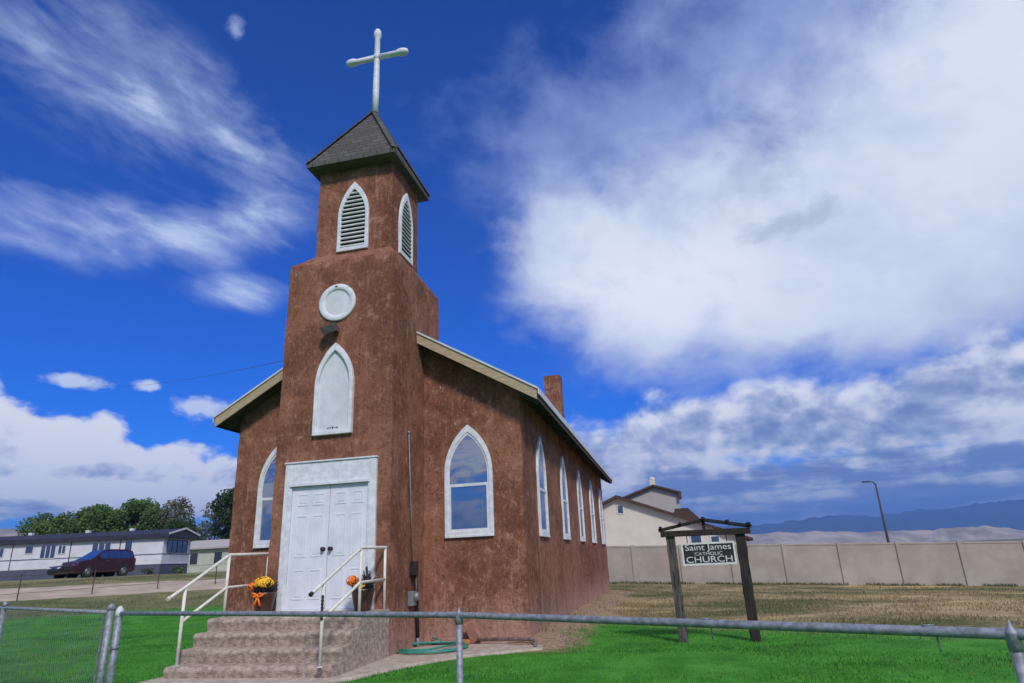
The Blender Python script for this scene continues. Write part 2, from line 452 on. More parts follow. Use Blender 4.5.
def grass_mat(name, ca, cb, cc, ps=1.2):
    m, t, bs = new_mat(name); P = geopos(t)
    rnd = t.node('ShaderNodeNewGeometry').outputs['Random Per Island']
    c = t.mix(t.step(t.noise(t.mapping(P, (.8, 1.2, 1), (3, 1, 0)) if ps < .6 else P, .26 if ps < .6 else ps, 6, .62), .43, .56), cb, ca)
    c = t.mix(t.m('MULTIPLY', t.m('POWER', rnd, 2.0), .8), c, cc)
    if ps < .6: c = t.mix(t.m('MULTIPLY', t.step(t.sep(P)[0], -7, -11), .6), c, (.10, .15, .05))
    if ps > .6:
        lo_ = t.noise(t.mapping(P, (.35, 1.5, 1), (0, 0, 0), (0, 0, .25)), .7, 5, .6)
        c = t.mix(t.m('MULTIPLY', t.step(lo_, .49, .37), .85), c, (.022, .125, .018))
        c = t.mix(t.m('MULTIPLY', t.step(lo_, .54, .68), .65), c, (.13, .48, .05))
        c = t.mix(t.m('MULTIPLY', t.step(t.noise(P, 1.5, 6, .66), .56, .70), .7), c, (.27, .33, .095))
    out = [n for n in t.n if n.type == 'OUTPUT_MATERIAL'][0]
    t.l.new(c, bs.inputs['Base Color']); bs.inputs['Roughness'].default_value = .6; bs.inputs['Specular IOR Level'].default_value = .2
    tr = t.node('ShaderNodeBsdfTranslucent'); t.l.new(c, tr.inputs[0])
    mx = t.node('ShaderNodeMixShader'); mx.inputs[0].default_value = .35
    t.l.new(bs.outputs[0], mx.inputs[1]); t.l.new(tr.outputs[0], mx.inputs[2]); t.l.new(mx.outputs[0], out.inputs[0])
    return m
CAM = np.array((5.7408, -10.4538))
def scatter(n, tmin, tmax, a0, a1, power):
    u = RNG.uniform(0, 1, n); t = (tmin ** power + u * (tmax ** power - tmin ** power)) ** (1 / power)
    a = np.radians(RNG.uniform(a0, a1, n))
    return np.stack([CAM[0] + t * np.sin(a), CAM[1] + t * np.cos(a)], 1)
def nz(pts, sc, seed):
    return np.array([mnoise.noise(Vector((a * sc, b * sc, seed))) for a, b in pts])
def lawn_mask(pts):
    x, y = pts[:, 0], pts[:, 1]; e = .7 * (y - x)
    wob = 1.6 * nz(pts, .35, 2.0)
    rb = np.maximum(6.1 - (x - 3.5) * .62, .6)
    ok = np.where(x > 3.65 + .5 * nz(pts, 1.3, 8.0), y < rb + wob * .9 + np.random.default_rng(3).normal(0, .5, len(x)) * (1 + .35 * np.maximum(0, x - 5)), np.where(x < -1.55, e + wob < 18.2, y < -3.0))
    ok &= ~inpoly(x, y, out)
    ok &= ~((x > -3.2) & (x < 3.2) & (y > .75)) | ((x < 4.2) & False)
    ok |= (x > 1.2) & (x < 4.2) & (y < .55) & ~inpoly(x, y, [(a * 1.0 + .03, b - .05) for a, b in out])
    ok &= ~((x > -1.65) & (x < 1.25) & (y > -3.05))
    return ok
pts = scatter(330000, 3.2, 33, -58, 30, 1.15)
pts = pts[lawn_mask(pts)]
pts = pts[(nz(pts, 2.3, 14.0) + .6 * nz(pts, 6.0, 15.0) > -.55)]
blades('lawn_grass', pts, .018, .052, .010, grass_mat('green lawn blades', (.046, .205, .024), (.095, .36, .04), (.19, .45, .07), .7), 'bright green mown lawn grass between the pipe rail fence and church', 'grass')
pts = scatter(150000, 13, 45, -58, 32, 1.3)
x, y = pts[:, 0], pts[:, 1]; e = .7 * (y - x)
keep = ~lawn_mask(pts) & ~((x > -3.3) & (x < 4.0) & (y < 17.2)) & ~((x < 1) & (e > 23.6) & (e < 29.9)) & (y < 27 + 0 * x) | ((x < -6) & (e > 29.9) & (e < 37) & (y < 40))
keep &= ~((x > -3.3) & (x < 3.14) & (y < 17.2) & (y > -3))
stripm = (x > 3.14) & (x < 4.4) & (y > .9) & (y < 18)
keep |= stripm & (RNG.uniform(0, 1, len(x)) < .55) & (nz(pts, 1.7, 3.0) > -.05) & ~lawn_mask(pts)
pts = pts[keep & (nz(pts, .8, 5.0) > -.25)]
blades('dry_grass', pts, .02, .085, .022, grass_mat('dry field blades', (.34, .265, .14), (.17, .165, .07), (.44, .36, .2), .5), 'short dry tan and olive grass on the open lot', 'grass')

# ------------------------------------------------------------------ the church
O = Vector((0, 0, -.75))
church = thing('church', 'brown stucco church with a square bell tower, white arched windows and white double doors', 'church', O)
B = lambda mb, name, mat, parent=church, **k: mb.build(name, mat, parent, O, **k)
W, T, YB, A = 3.124, 1.606, 17.02, 1.135                    # nave half width, nave front, nave back, tower half width
rl = lambda x: 5.68 - .583 * abs(x)                          # under-side of the roof

nv = MB(); nv.poly_prism([(-W, -1.0), (W, -1.0), (W, rl(W) - .01), (0, rl(0) - .01), (-W, rl(W) - .01)], 'y', T, YB)
B(nv, 'wall', M['stucco'], rough=(.16, .014, 1.5))
# tower with sloping shoulders
BW, BF = .85, .285; BFY = (.43, 1.88); TD = 2.50
tw = MB(); z0, z1, z2 = -1.0, 6.46, 6.84
vs = [(-A, 0, z0), (A, 0, z0), (A, TD, z0), (-A, TD, z0), (-A, 0, z1), (A, 0, z1), (A, TD, z1), (-A, TD, z1),
      (-BW, BFY[0], z2), (BW, BFY[0], z2), (BW, BFY[1], z2), (-BW, BFY[1], z2)]
fs = [(0, 3, 2, 1), (8, 9, 10, 11)] + [(a, b, b + 4, a + 4) for s in (0, 4) for a, b in ((s, s + 1), (s + 1, s + 2), (s + 2, s + 3))] + [(3, 0, 4, 7), (7, 4, 8, 11)]
tw.add(vs, fs)
B(tw, 'tower', M['stucco'], rough=(.13, .016, 1.7))
bf = MB(); bf.box(-BW, BW, BFY[0], BFY[1], 6.7, 8.93)
B(bf, 'belfry', M['stucco'], rough=(.12, .012, 2.0))
# belfry roof
yc = .5 * (BFY[0] + BFY[1]); H = 1.02
tr = MB(); ze = 8.88
tr.add([(-H, yc - H, ze), (H, yc - H, ze), (H, yc + H, ze), (-H, yc + H, ze),
        (-H, yc - H, ze + .09), (H, yc - H, ze + .09), (H, yc + H, ze + .09), (-H, yc + H, ze + .09), (0, yc, 10.9)],
       [(0, 3, 2, 1), (0, 1, 5, 4), (1, 2, 6, 5), (2, 3, 7, 6), (3, 0, 4, 7), (4, 5, 8), (5, 6, 8), (6, 7, 8), (7, 4, 8)])
ro = B(tr, 'tower_roof', M['shingle'])
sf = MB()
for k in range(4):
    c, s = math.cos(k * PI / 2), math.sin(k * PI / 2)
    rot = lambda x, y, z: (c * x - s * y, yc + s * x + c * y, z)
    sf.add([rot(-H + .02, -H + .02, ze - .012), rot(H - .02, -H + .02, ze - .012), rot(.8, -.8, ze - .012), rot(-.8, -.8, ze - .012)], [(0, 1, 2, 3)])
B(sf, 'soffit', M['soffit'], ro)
hp = MB()
for sx, sy in ((1, -1), (-1, -1), (1, 1), (-1, 1)):
    hp.bar((sx * H, yc + sy * H, ze + .11), (0, yc, 10.93), .13, .025)
B(hp, 'hip_cap', M['shingle'], ro)

# cross
cx = MB()
cz = 12.50
prof = [(.075, 10.85), (.078, 11.5), (.07, 12.3), (.068, 13.1), (.088, 13.14), (.098, 13.21), (.088, 13.29), (.06, 13.35), (.01, 13.37)]
cx.lathe(prof, (.05, yc, 0), 10)
for s in (-1, 1):
    cx.lathe([(.072, 0), (.068, s * .52), (.088, s * .57), (.098, s * .66), (.088, s * .74), (.06, s * .80), (.01, s * .82)], (.05, yc, cz), 10, axis='x')
cx.ball((.05, yc, cz), .1)
B(cx, 'cross', M['white'])

# nave roof: two slopes
nr = MB(); Y0, Y1 = 1.20, 17.28; EX = 3.55
top = lambda x: rl(x) + .17
EXS = {1: 3.55, -1: 3.42}
for s in (-1, 1):
    EX = EXS[s]
    nr.add([(0, Y0, rl(0)), (s * EX, Y0, rl(EX)), (s * EX, Y1, rl(EX)), (0, Y1, rl(0)), (0, Y0, top(0)), (s * EX, Y0, top(EX)), (s * EX, Y1, top(EX)), (0, Y1, top(0))],
           [(0, 1, 2, 3), (4, 7, 6, 5), (0, 4, 5, 1), (1, 5, 6, 2), (2, 6, 7, 3)])
roof = B(nr, 'nave_roof', M['metalroof'])
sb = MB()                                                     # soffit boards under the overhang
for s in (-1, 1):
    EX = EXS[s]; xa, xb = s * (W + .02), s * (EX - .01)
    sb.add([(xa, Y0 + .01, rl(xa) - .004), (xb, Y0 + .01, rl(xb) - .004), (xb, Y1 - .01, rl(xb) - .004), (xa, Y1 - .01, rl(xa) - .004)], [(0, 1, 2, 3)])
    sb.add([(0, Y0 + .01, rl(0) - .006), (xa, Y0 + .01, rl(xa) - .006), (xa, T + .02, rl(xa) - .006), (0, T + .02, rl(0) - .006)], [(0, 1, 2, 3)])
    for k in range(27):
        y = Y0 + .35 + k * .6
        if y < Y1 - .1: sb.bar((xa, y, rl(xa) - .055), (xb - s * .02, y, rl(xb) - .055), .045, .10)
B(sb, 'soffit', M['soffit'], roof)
for s in (-1, 1):                                             # rake boards, front and back
    EX = EXS[s]
    for yy in (Y0, Y1 + .026):
        f = MB(); e2 = EX + .015
        f.add([(0, yy - .026, rl(0) - .07), (s * e2, yy - .026, rl(e2) - .07), (s * e2, yy - .026, top(e2) - .005), (0, yy - .026, top(0) - .005),
               (0, yy - .002, rl(0) - .07), (s * e2, yy - .002, rl(e2) - .07), (s * e2, yy - .002, top(e2) - .005), (0, yy - .002, top(0) - .005)],
              [(0, 1, 2, 3), (4, 7, 6, 5), (0, 4, 5, 1), (1, 5, 6, 2), (2, 6, 7, 3), (0, 3, 7, 4)])
        B(f, 'fascia', M['tan'], roof)
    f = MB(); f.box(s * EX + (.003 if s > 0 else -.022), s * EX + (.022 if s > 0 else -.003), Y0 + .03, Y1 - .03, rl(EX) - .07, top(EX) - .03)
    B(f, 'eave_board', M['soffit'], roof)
    d = MB(); e3 = EX + .05
    d.add([(s * e3, Y0 - .05, top(e3) + .005), (s * e3, Y1 + .05, top(e3) + .005), (s * (e3 - .25), Y1 + .05, top(e3 - .25) + .012), (s * (e3 - .25), Y0 - .05, top(e3 - .25) + .012)], [(0, 1, 2, 3)])
    d.box(s * e3 - .008, s * e3 + .008, Y0 - .05, Y1 + .05, top(e3) - .12, top(e3) + .006)
    d.add([(0, Y0 - .05, top(0) + .012), (s * e3, Y0 - .05, top(e3) + .012), (s * e3, Y0 + .12, top(e3) + .014), (0, Y0 + .12, top(0) + .014),
           (0, Y0 - .05, top(0) - .03), (s * e3, Y0 - .05, top(e3) - .03), (s * e3, Y0 - .04, top(e3) - .03), (0, Y0 - .04, top(0) - .03)],
          [(0, 1, 2, 3), (4, 5, 1, 0), (4, 7, 6, 5)])
    B(d, 'drip_edge', M['drip'], roof)
ch = MB(); ch.box(2.40, 2.90, 8.75, 9.25, 3.9, 6.12)
B(ch, 'chimney', M['stucco'], roof, rough=(.12, .012, 2.0))

# pointed-arch outlines -------------------------------------------------------
def arch(c, zb, zs, h, rise, n=9):
    R = (h * h + rise * rise) / (2 * h); pts = [(c - h, zb), (c + h, zb)]
    a1 = math.asin(min(1, rise / R))
    right = [(c + h - R + R * math.cos(a1 * i / n), zs + R * math.sin(a1 * i / n)) for i in range(n + 1)]
    pts += right
    pts += [(2 * c - x, z) for x, z in reversed(right[:-1])]
    return pts
def shrink(c, zb, zs, h, rise, w, wb):
    k = (h - w) / h
    return arch(c, zb + wb, zs, h - w, rise * k)
def rect_ring(mb, x0, x1, z0, z1, w, axis, a, b):
    mb.ring_prism([(x0, z0), (x1, z0), (x1, z1), (x0, z1)], [(x0 + w, z0 + w), (x1 - w, z0 + w), (x1 - w, z1 - w), (x0 + w, z1 - w)], axis, a, b)
def church_window(c, zb, za, h, axis, wall, s, blind=False):
    """s = outward sign along axis"""
    zs = zb + (za - zb) * .56; rise = za - zs; w = .075
    a = arch(c, zb, zs, h, rise); i = shrink(c, zb, zs, h, rise, w, .10)
    P = lambda t: wall + s * t
    fr = MB(); fr.ring_prism(a, i, axis, P(-.04), P(.045))
    win = B(fr, 'window', M['white'], bevel=.006)
    zm = zb + (za - zb) * .445
    gl = MB(); gl.poly_prism(shrink(c, zb, zs, h, rise, w - .008, .09), axis, P(-.03), P(.013)); B(gl, 'glass', M['glass'], win)
    u = MB(); u.ring_prism(shrink(c, zm, zs, h, rise, w - .004, 0), shrink(c, zm, zs, h, rise, w + .028, .03), axis, P(0), P(.026))
    B(u, 'upper_sash', M['white'], win)
    lo = MB(); x0, x1 = c - h + w - .004, c + h - w + .004
    rect_ring(lo, x0, x1, zb + .085, zm + .035, .055, axis, P(0), P(.034))
    B(lo, 'lower_sash', M['white'], win)
    si = MB(); lo_, hi_ = sorted((P(.0), P(.056)))
    if axis == 'y': si.box(c - h + .004, c + h - .004, lo_, hi_, zb - .012, zb + .03)
    else: si.box(lo_, hi_, c - h + .004, c + h - .004, zb - .012, zb + .03)
    B(si, 'sill', M['white'], win, bevel=.005)
for c in (-2.05, 2.05): church_window(c, 1.12, 3.25, .484, 'y', T, -1)
for k in range(5):
    for s in (1, -1): church_window(3.44 + 3.11 * k, 1.11, 3.24, .47, 'x', s * W, s)
# louvred belfry openings
def louver(c, axis, wall, s):
    zb, za, h = 6.87, 8.50, .35; zs = zb + (za - zb) * .5; rise = za - zs
    P = lambda t: wall + s * t
    fr = MB(); fr.ring_prism(arch(c, zb, zs, h, rise), shrink(c, zb, zs, h, rise, .075, .08), axis, P(-.04), P(.05))
    lv = B(fr, 'louver', M['white'], bevel=.006)
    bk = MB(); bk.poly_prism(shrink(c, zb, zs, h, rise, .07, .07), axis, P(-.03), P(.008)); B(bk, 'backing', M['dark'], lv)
    sl = MB(); n = 15; hh = h - .072; rr = rise * hh / h; R = (hh * hh + rr * rr) / (2 * hh)
    for k in range(n):
        z = zb + .11 + k * (za - zb - .28) / (n - 1)
        hw = hh if z < zs else hh - R + math.sqrt(max(0, R * R - (z - zs) ** 2))
        if hw < .04: continue
        if axis == 'y': sl.obox((c, P(.026), z), (hw, 0, 0), (0, .016 * s, -.018), (0, .010, .009 * s))
        else: sl.obox((P(.026), c, z), (0, hw, 0), (.016 * s, 0, -.018), (.010, 0, .009 * s))
    B(sl, 'slats', M['louver2'], lv)
louver(0, 'y', BFY[0], -1); louver(yc, 'x', BW, 1); louver(yc, 'x', -BW, -1); louver(0, 'y', BFY[1], 1)
# blind arched panel and roundel on the tower front
zb, za, h = 2.95, 4.70, .385; zs = zb + (za - zb) * .54; rise = za - zs
fr = MB(); fr.ring_prism(arch(-.01, zb, zs, h, rise), shrink(-.01, zb, zs, h, rise, .07, .06), 'y', .05, -.075)
ap = B(fr, 'arched_panel', M['white'], bevel=.006)
bk = MB(); bk.poly_prism(shrink(-.01, zb, zs, h, rise, .065, .055), 'y', .04, -.018); B(bk, 'board', M['panelw'], ap)
mk = MB()
for k in range(5): mk.box(-.12 + k * .045, -.09 + k * .045, -.021, -.017, 3.06 + .008 * (k % 2), 3.085 + .008 * (k % 3))
B(mk, 'scuff_mark', M['darkgrey'], ap)
rp = MB(); rp.lathe([(.385, .03), (.385, -.035), (.37, -.045), (.285, -.045), (.27, -.03), (.262, -.012)], (-.045, 0, 5.54), 40, axis='y')
rn = B(rp, 'round_panel', M['white'])
rp = MB(); rp.lathe([(.263, .02), (.263, -.016)], (-.045, 0, 5.54), 40, axis='y'); B(rp, 'board', M['panelw'], rn)
mk = MB(); mk.box(-.09, -.045, -.05, -.04, 5.855, 5.885); B(mk, 'latch', M['darkgrey'], rn)

# entrance: surround, header, two six-panel leaves
ds = MB()
ds.box(-.885, -.735, -.055, .05, 0, 2.47); ds.box(.735, .885, -.055, .05, 0, 2.47)
ds.box(-.735, .735, -.05, .05, 2.09, 2.47); ds.box(-.765, .765, -.085, -.051, 2.06, 2.115)
ds.box(-.90, .90, -.075, .05, 2.472, 2.50); ds.box(-.80, -.765, -.07, -.056, .02, 2.44); ds.box(.765, .80, -.07, -.056, .02, 2.44)
ds.box(-.74, .74, -.06, .05, -.02, .025)
B(ds, 'door_surround', M['white'], bevel=.005)
for s in (-1, 1):
    d = MB(); x0, x1 = sorted((s * .004, s * .733))
    d.box(x0, x1, -.012, .04, .028, 2.058)
    leaf = B(d, 'door', M['white2'], bevel=.003)
    d = MB(); xm = (x0 + x1) / 2
    for xa, xb in ((x0 + .10, xm - .045), (xm + .045, x1 - .10)):
        for za_, zb_ in ((.18, .66), (.86, 1.56), (1.72, 1.93)):
            d.ring_prism([(xa, za_), (xb, za_), (xb, zb_), (xa, zb_)], [(xa + .03, za_ + .03), (xb - .03, za_ + .03), (xb - .03, zb_ - .03), (xa + .03, zb_ - .03)], 'y', -.010, -.020)
            d.box(xa + .045, xb - .045, -.019, -.011, za_ + .045, zb_ - .045)
    B(d, 'panels', M['white2'], leaf, bevel=.006)
    kb = MB(); kb.lathe([(.035, -.012), (.035, -.022), (.014, -.028), (.014, -.05), (.033, -.058), (.036, -.078), (.02, -.09)], (s * .07, 0, .98), 12, axis='y')
    B(kb, 'knob', M['black'], leaf)

# flood light on the tower
fl = thing('flood_light', 'small dark flood light fixed to the tower front under the white roundel', 'lamp', (-.08, -.0, 4.99))
q = MB(); q.box(-.12, -.04, -.035, .02, 4.94, 5.03); q.build('base', M['darkgrey'], fl, fl.location, bevel=.008)
q = MB(); q.tube([(-.08, -.03, 5.0), (-.08, -.13, 4.98)], .02); q.build('arm', M['darkgrey'], fl, fl.location)
q = MB(); q.obox((-.09, -.17, 4.95), (.115, .03, .045), (-.01, .075, .04), (-.035, -.035, .065)); q.build('lamp_housing', M['darkgrey'], fl, fl.location, bevel=.012)

# electrical service on the tower's right side
em = thing('electric_meter', 'grey electric meter with black boxes and thin conduit on the tower side', 'electric meter', (1.14, 1.2, -.7))
L = em.location.copy()
q = MB(); q.tube([(1.165, .72, 3.0), (1.165, .94, .72)], .011, 6); q.ball((1.165, .72, 3.02), .03); q.build('conduit', M['galv'], em, L)
q = MB(); q.box(1.137, 1.24, .88, 1.06, .48, .72); q.build('breaker_box', M['black'], em, L, bevel=.01)
q = MB(); q.box(1.137, 1.24, .80, .98, -.02, .22); q.lathe([(.07, 1.241), (.075, 1.27), (.06, 1.31), (.02, 1.32)], (0, .89, .13), 14, axis='x'); q.build('meter_box', M['grey'], em, L, bevel=.008)
q = MB(); q.tube([(1.20, 1.02, .5), (1.20, 1.08, 0), (1.19, 1.16, -.55)], .035, 8); q.build('pipe', M['black'], em, L)
q = MB(); q.tube([(1.19, 1.165, -.52), (1.19, 1.17, -.72)], .028, 8); q.build('riser', M['galv'], em, L)

# ------------------------------------------------------------------ entrance steps and rails
st = MB()
SX0, SX1 = -1.45, 1.15
prof = [(.0, -.9), (.0, 0)]
for yf, zt in ((-1.03, 0), (-1.31, -.188), (-1.58, -.375), (-1.85, -.56)):
    prof += [(yf + .055, zt - .001), (yf + .022, zt - .012), (yf + .004, zt - .035), (yf, zt - .062), (yf + .012, zt - .085), (yf + .03, zt - .186)]
prof += [(-1.82, -.9)]
st.poly_prism(prof, 'x', SX0, SX1)
steps = st.build('entrance_steps', M['concrete'], None, (0, -.9, -.75), rough=(.06, .010, 6.0))
tag(steps, 'worn concrete entrance steps and landing below the white double doors', 'steps')
def handrail(x, label, dxb, dy, yk=-.02):
    r = .024; yb, yu = -1.74 + dy, -.85 + dy * .5
    t = thing('handrail', label, 'handrail', (x, yu, 0), group='pipe handrails on the entrance steps'); Lh = t.location.copy()
    q = MB(); q.tube([(x + dxb, yb - .3, .36), (x + dxb * .9, yb, .49), (x, yu, .94), (x, yk - .02, .955), (x, yk + .07, .955)], r, 8); q.build('top_rail', M['cream'], t, Lh)
    q = MB(); q.tube([(x + dxb * .9, yb, .02), (x, yu, .44), (x, yk, .455)], r * .92, 8); q.build('lower_rail', M['cream'], t, Lh)
    for y, zb_, zt, dd in ((yb, -.57, .49, dxb), (yu, -.03, .94, 0), (yk, -.03, .955, 0)):
        q = MB(); q.tube([(x + dd, y, zb_), (x + dd * .95, y, zt)], r, 8); q.lathe([(.045, zb_), (.045, zb_ + .012)], (x + dd, y, 0), 10); q.build('post', M['cream'], t, Lh)
    q = MB(); q.tube([(x + dxb, yb - .30, .36), (x + dxb, yb - .34, .342)], r * 1.25, 8); q.build('end_cap', M['black' if x > 0 else 'cream'], t, Lh)
    return t
handrail(-1.29, 'cream pipe handrail on the open lawn side, left of the doors', -.04, 0, .24)
hr = handrail(1.085, 'cream pipe handrail beside the electric meter, with a chain on its post', -.055, -.2, -.06)
q = MB()
for k in range(7): q.ball((1.036, -1.965, .30 - .045 * k), .024, 6, 1.2)
q.build('chain', M['black'], hr, hr.location.copy())

# ------------------------------------------------------------------ pots of flowers
def planter(x, y, label, full, bow):
    t = thing('flower_pot', label, 'flower pot', (x, y, 0), group='pots of autumn flowers by the doors'); Lp = t.location.copy()
    q = MB(); q.lathe([(.115, .002), (.125, .02), (.155, .16), (.18, .29), (.19, .30), (.19, .335), (.172, .335), (.165, .30), (.02, .29)], (x, y, 0), 22); q.build('pot', M['urn'], t, Lp)
    q = MB()
    for _ in range(150):
        a = random.uniform(0, 2 * PI); e = random.uniform(0, 1); rr = .20 * math.sqrt(random.random())
        b = Vector((x + .5 * rr * math.cos(a), y + .5 * rr * math.sin(a), .30)); tip = Vector((x + 1.1 * rr * math.cos(a), y + 1.1 * rr * math.sin(a), .36 + random.uniform(0, .17)))
        d = (tip - b); sd = d.cross(Vector((random.uniform(-1, 1), random.uniform(-1, 1), .3))).normalized() * .018
        q.add([b, b + d * .6 + sd, tip, b + d * .6 - sd], [(0, 1, 2, 3)])
    q.build('foliage', M['plum'], t, Lp)
    def petals(n, cx, cy, cz, sx, sz, mat, name):
        q = MB()
        for _ in range(n):
            u = Vector((random.gauss(0, 1), random.gauss(0, 1), random.gauss(0, 1))).normalized()
            c = Vector((cx + u.x * sx, cy + u.y * sx, cz + u.z * sz)); r = random.uniform(.018, .03)
            a = u.cross(Vector((.3, .5, .8))).normalized(); b = u.cross(a)
            q.add([c + u * .012] + [c + r * (math.cos(k * PI / 4) * a + math.sin(k * PI / 4) * b) * (1 if k % 2 else .7) for k in range(8)], [(0, k + 1, (k + 1) % 8 + 1) for k in range(8)])
        q.build(name, mat, t, Lp)
    if full:
        petals(150, x - .01, y - .04, .48, .155, .09, M['yellow'], 'yellow_flowers')
        petals(60, x - .19, y - .07, .43, .08, .055, M['orange'], 'orange_flowers')
    else:
        petals(70, x + .0, y - .13, .39, .085, .06, M['yellow'], 'yellow_flowers')
        petals(80, x - .16, y - .07, .46, .085, .075, M['orange'], 'orange_flowers')
    q = MB()
    for k in range(5 if full else 9):
        q.tube([(x + random.uniform(-.02, .1), y + random.uniform(-.02, .06), .38), (x + random.uniform(-.03, .12), y, random.uniform(.52, .60 if full else .68))], .026, 6, .008)
    q.build('seed_head', M['plum'], t, Lp)
    if bow:
        q = MB()
        for s in (-1, 1):
            q.tube([(x, y - .19, .29), (x + s * .06, y - .23, .325), (x + s * .11, y - .20, .31), (x + s * .05, y - .22, .275), (x, y - .19, .29)], .019, 6)
            q.tube([(x, y - .195, .29), (x + s * .03, y - .2, .2), (x + s * .05, y - .185, .13)], .016, 5, .02)
        q.ball((x, y - .2, .29), .03, 8); q.build('bow', M['orange'], t, Lp)
    return t
planter(-.93, -.33, 'brown pot of yellow flowers with an orange bow, left of the doors', True, True)
planter(.85, -.36, 'brown pot of dark plants with few yellow flowers, right of the doors', False, False)

# ------------------------------------------------------------------ odds and ends on the path
ZS = -.705
hz = MB(); pts = []
for k in range(200):
    a = k / 200 * 2 * PI * 2.8
    rr = 1 + .07 * math.sin(a * .23 + 1) + .03 * math.sin(a * .61)
    pts.append((1.60 + .55 * rr * math.cos(a) , .80 + .60 * rr * math.sin(a), ZS + .016 + .008 * (k / 40) + .007 * math.sin(a * 3)))
pts += [(1.9, 1.35, ZS + .02), (1.6, 1.52, ZS + .02), (1.32, 1.55, ZS + .1)]
hz.tube(pts, .016, 7)
tag(hz.build('garden_hose', M['hose'], None, (1.45, .95, ZS)), 'coiled green garden hose lying on the concrete beside the tower', 'hose')
dp = MB(); dp.tube([(2.2, 1.44, ZS + .07), (3.02, 1.36, ZS + .075), (3.22, 1.28, ZS + .07), (3.32, 1.12, ZS + .05), (3.36, .92, ZS + .03)], .03, 10)
tag(dp.build('drain_pipe', M['rust'], None, (2.8, 1.4, ZS)), 'rusty pipe with a bent end lying along the nave front wall', 'pipe')
def brick(c, ax, ay, az, mat, label, grp=None):
    q = MB(); q.obox(c, ax, ay, az); return tag(q.build('brick', mat, None, c, bevel=.008), label, 'brick', grp)
brick((2.12, 1.44, ZS + .20), (.085, .0, .03), (0, .045, .02), (-.055, -.07, .155), M['brick'], 'large salmon paving brick leaning against the nave wall')
brick((1.66, 1.50, ZS + .05), (.14, .02, 0), (-.01, .06, 0), (0, 0, .05), M['brick'], 'salmon brick lying flat behind the garden hose')
brick((1.97, 1.44, ZS + .037), (.10, -.01, 0), (.005, .05, 0), (0, 0, .035), M['orangeb'], 'orange brick lying flat at the foot of the leaning brick')
brick((1.40, 1.50, ZS + .03), (.08, .03, .01), (-.02, .05, 0), (0, 0, .03), M['rust'], 'dark broken brick beside the electric riser pipe')

# ------------------------------------------------------------------ near pipe-rail fence and chain-link fence
FA, FM, FB = Vector((-.12, -4.20, .30)), Vector((4.16, -5.60, .30)), Vector((7.02, -7.27, .30))
def on_line(a, b, t): return a + (b - a) * t
rf = thing('rail_fence', 'grey galvanised pipe rail fence running in front of the church and sign', 'fence', (3.5, -5.5, -.75)); L = rf.location.copy()
q = MB(); far_end = FB + (FB - FM).normalized() * 2.6
q.tube([FA, on_line(FA, FM, .5) + Vector((.0, -.03, .006)), FM, on_line(FM, FB, .5), FB, far_end], .0215, 12); q.build('top_rail', M['galv'], rf, L)
for c, r, nm in ((FM, .024, 0), (FB, .021, 0)):
    q = MB(); q.tube([(c.x, c.y, -.9), (c.x, c.y, c.z - .005)], r, 12); q.build('post', M['galv'], rf, L)
    q = MB(); q.lathe([(r + .004, c.z - .06), (r + .005, c.z - .01), (.029, c.z), (.029, c.z + .008), (.016, c.z + .022), (.009, c.z + .03), (.004, c.z + .052)], (c.x, c.y, 0), 12); q.build('post_cap', M['galv'], rf, L)
for t in (.33, .68):
    c = on_line(FM, FB, .30 + t * .9)
    q = MB(); q.tube([c + Vector((.024, 0, .02)), c + Vector((.026, -.01, -.08))], .004, 5); q.tube([c + Vector((-.02, 0, .024)), c + Vector((.025, 0, .024))], .004, 5); q.build('wire_tie', M['galv'], rf, L)
q = MB(); c = FA; q.tube([(c.x, c.y, -.9), (c.x, c.y, c.z + .02)], .036, 12); q.build('corner_post', M['galv'], rf, L)
q = MB(); q.lathe([(.04, .27), (.041, .31), (.036, .34), (.02, .365), (.006, .375)], (c.x, c.y, 0), 12); q.build('post_cap', M['white'], rf, L)
for z in (-.05, -.42):
    q = MB(); q.lathe([(.042, z), (.042, z + .03)], (c.x, c.y, 0), 12); q.box(c.x - .01, c.x + .01, c.y - .075, c.y - .035, z, z + .03); q.build('clamp', M['galv'], rf, L)

LA, LB = Vector((-.20, -4.24, .315)), Vector((-3.91, -2.32, .315)); dl = (LB - LA).normalized(); LC = LA + dl * 6.2
cf = thing('chain_link_fence', 'chain link fence with a grey top rail over the left lawn', 'fence', (LA.x, LA.y, -.75)); L = cf.location.copy()
q = MB(); q.tube([LA, LB, LC], .021, 10); q.build('top_rail', M['galv'], cf, L)
for c in (LA, LB, LC):
    q = MB(); q.tube([(c.x, c.y, -.9), (c.x, c.y, c.z + .03)], .034 if c is not LC else .028, 10); q.build('post', M['galv'], cf, L)
    q = MB(); q.lathe([(.037, c.z + .02), (.039, c.z + .05), (.03, c.z + .075), (.01, c.z + .09)], (c.x, c.y, 0), 10); q.build('post_cap', M['galv'], cf, L)
q = MB(); off = dl * .055 + Vector((-.02, -.03, 0)); q.bar((LA.x + off.x, LA.y + off.y, -.7), (LA.x + off.x, LA.y + off.y, .30), .02, .006); q.build('tension_bar', M['galv'], cf, L)
q = MB(); Hh = 1.0; Lm = 6.1; side = Vector((dl.y, -dl.x, 0)) * -.024
n = int((Lm + Hh) / .075)
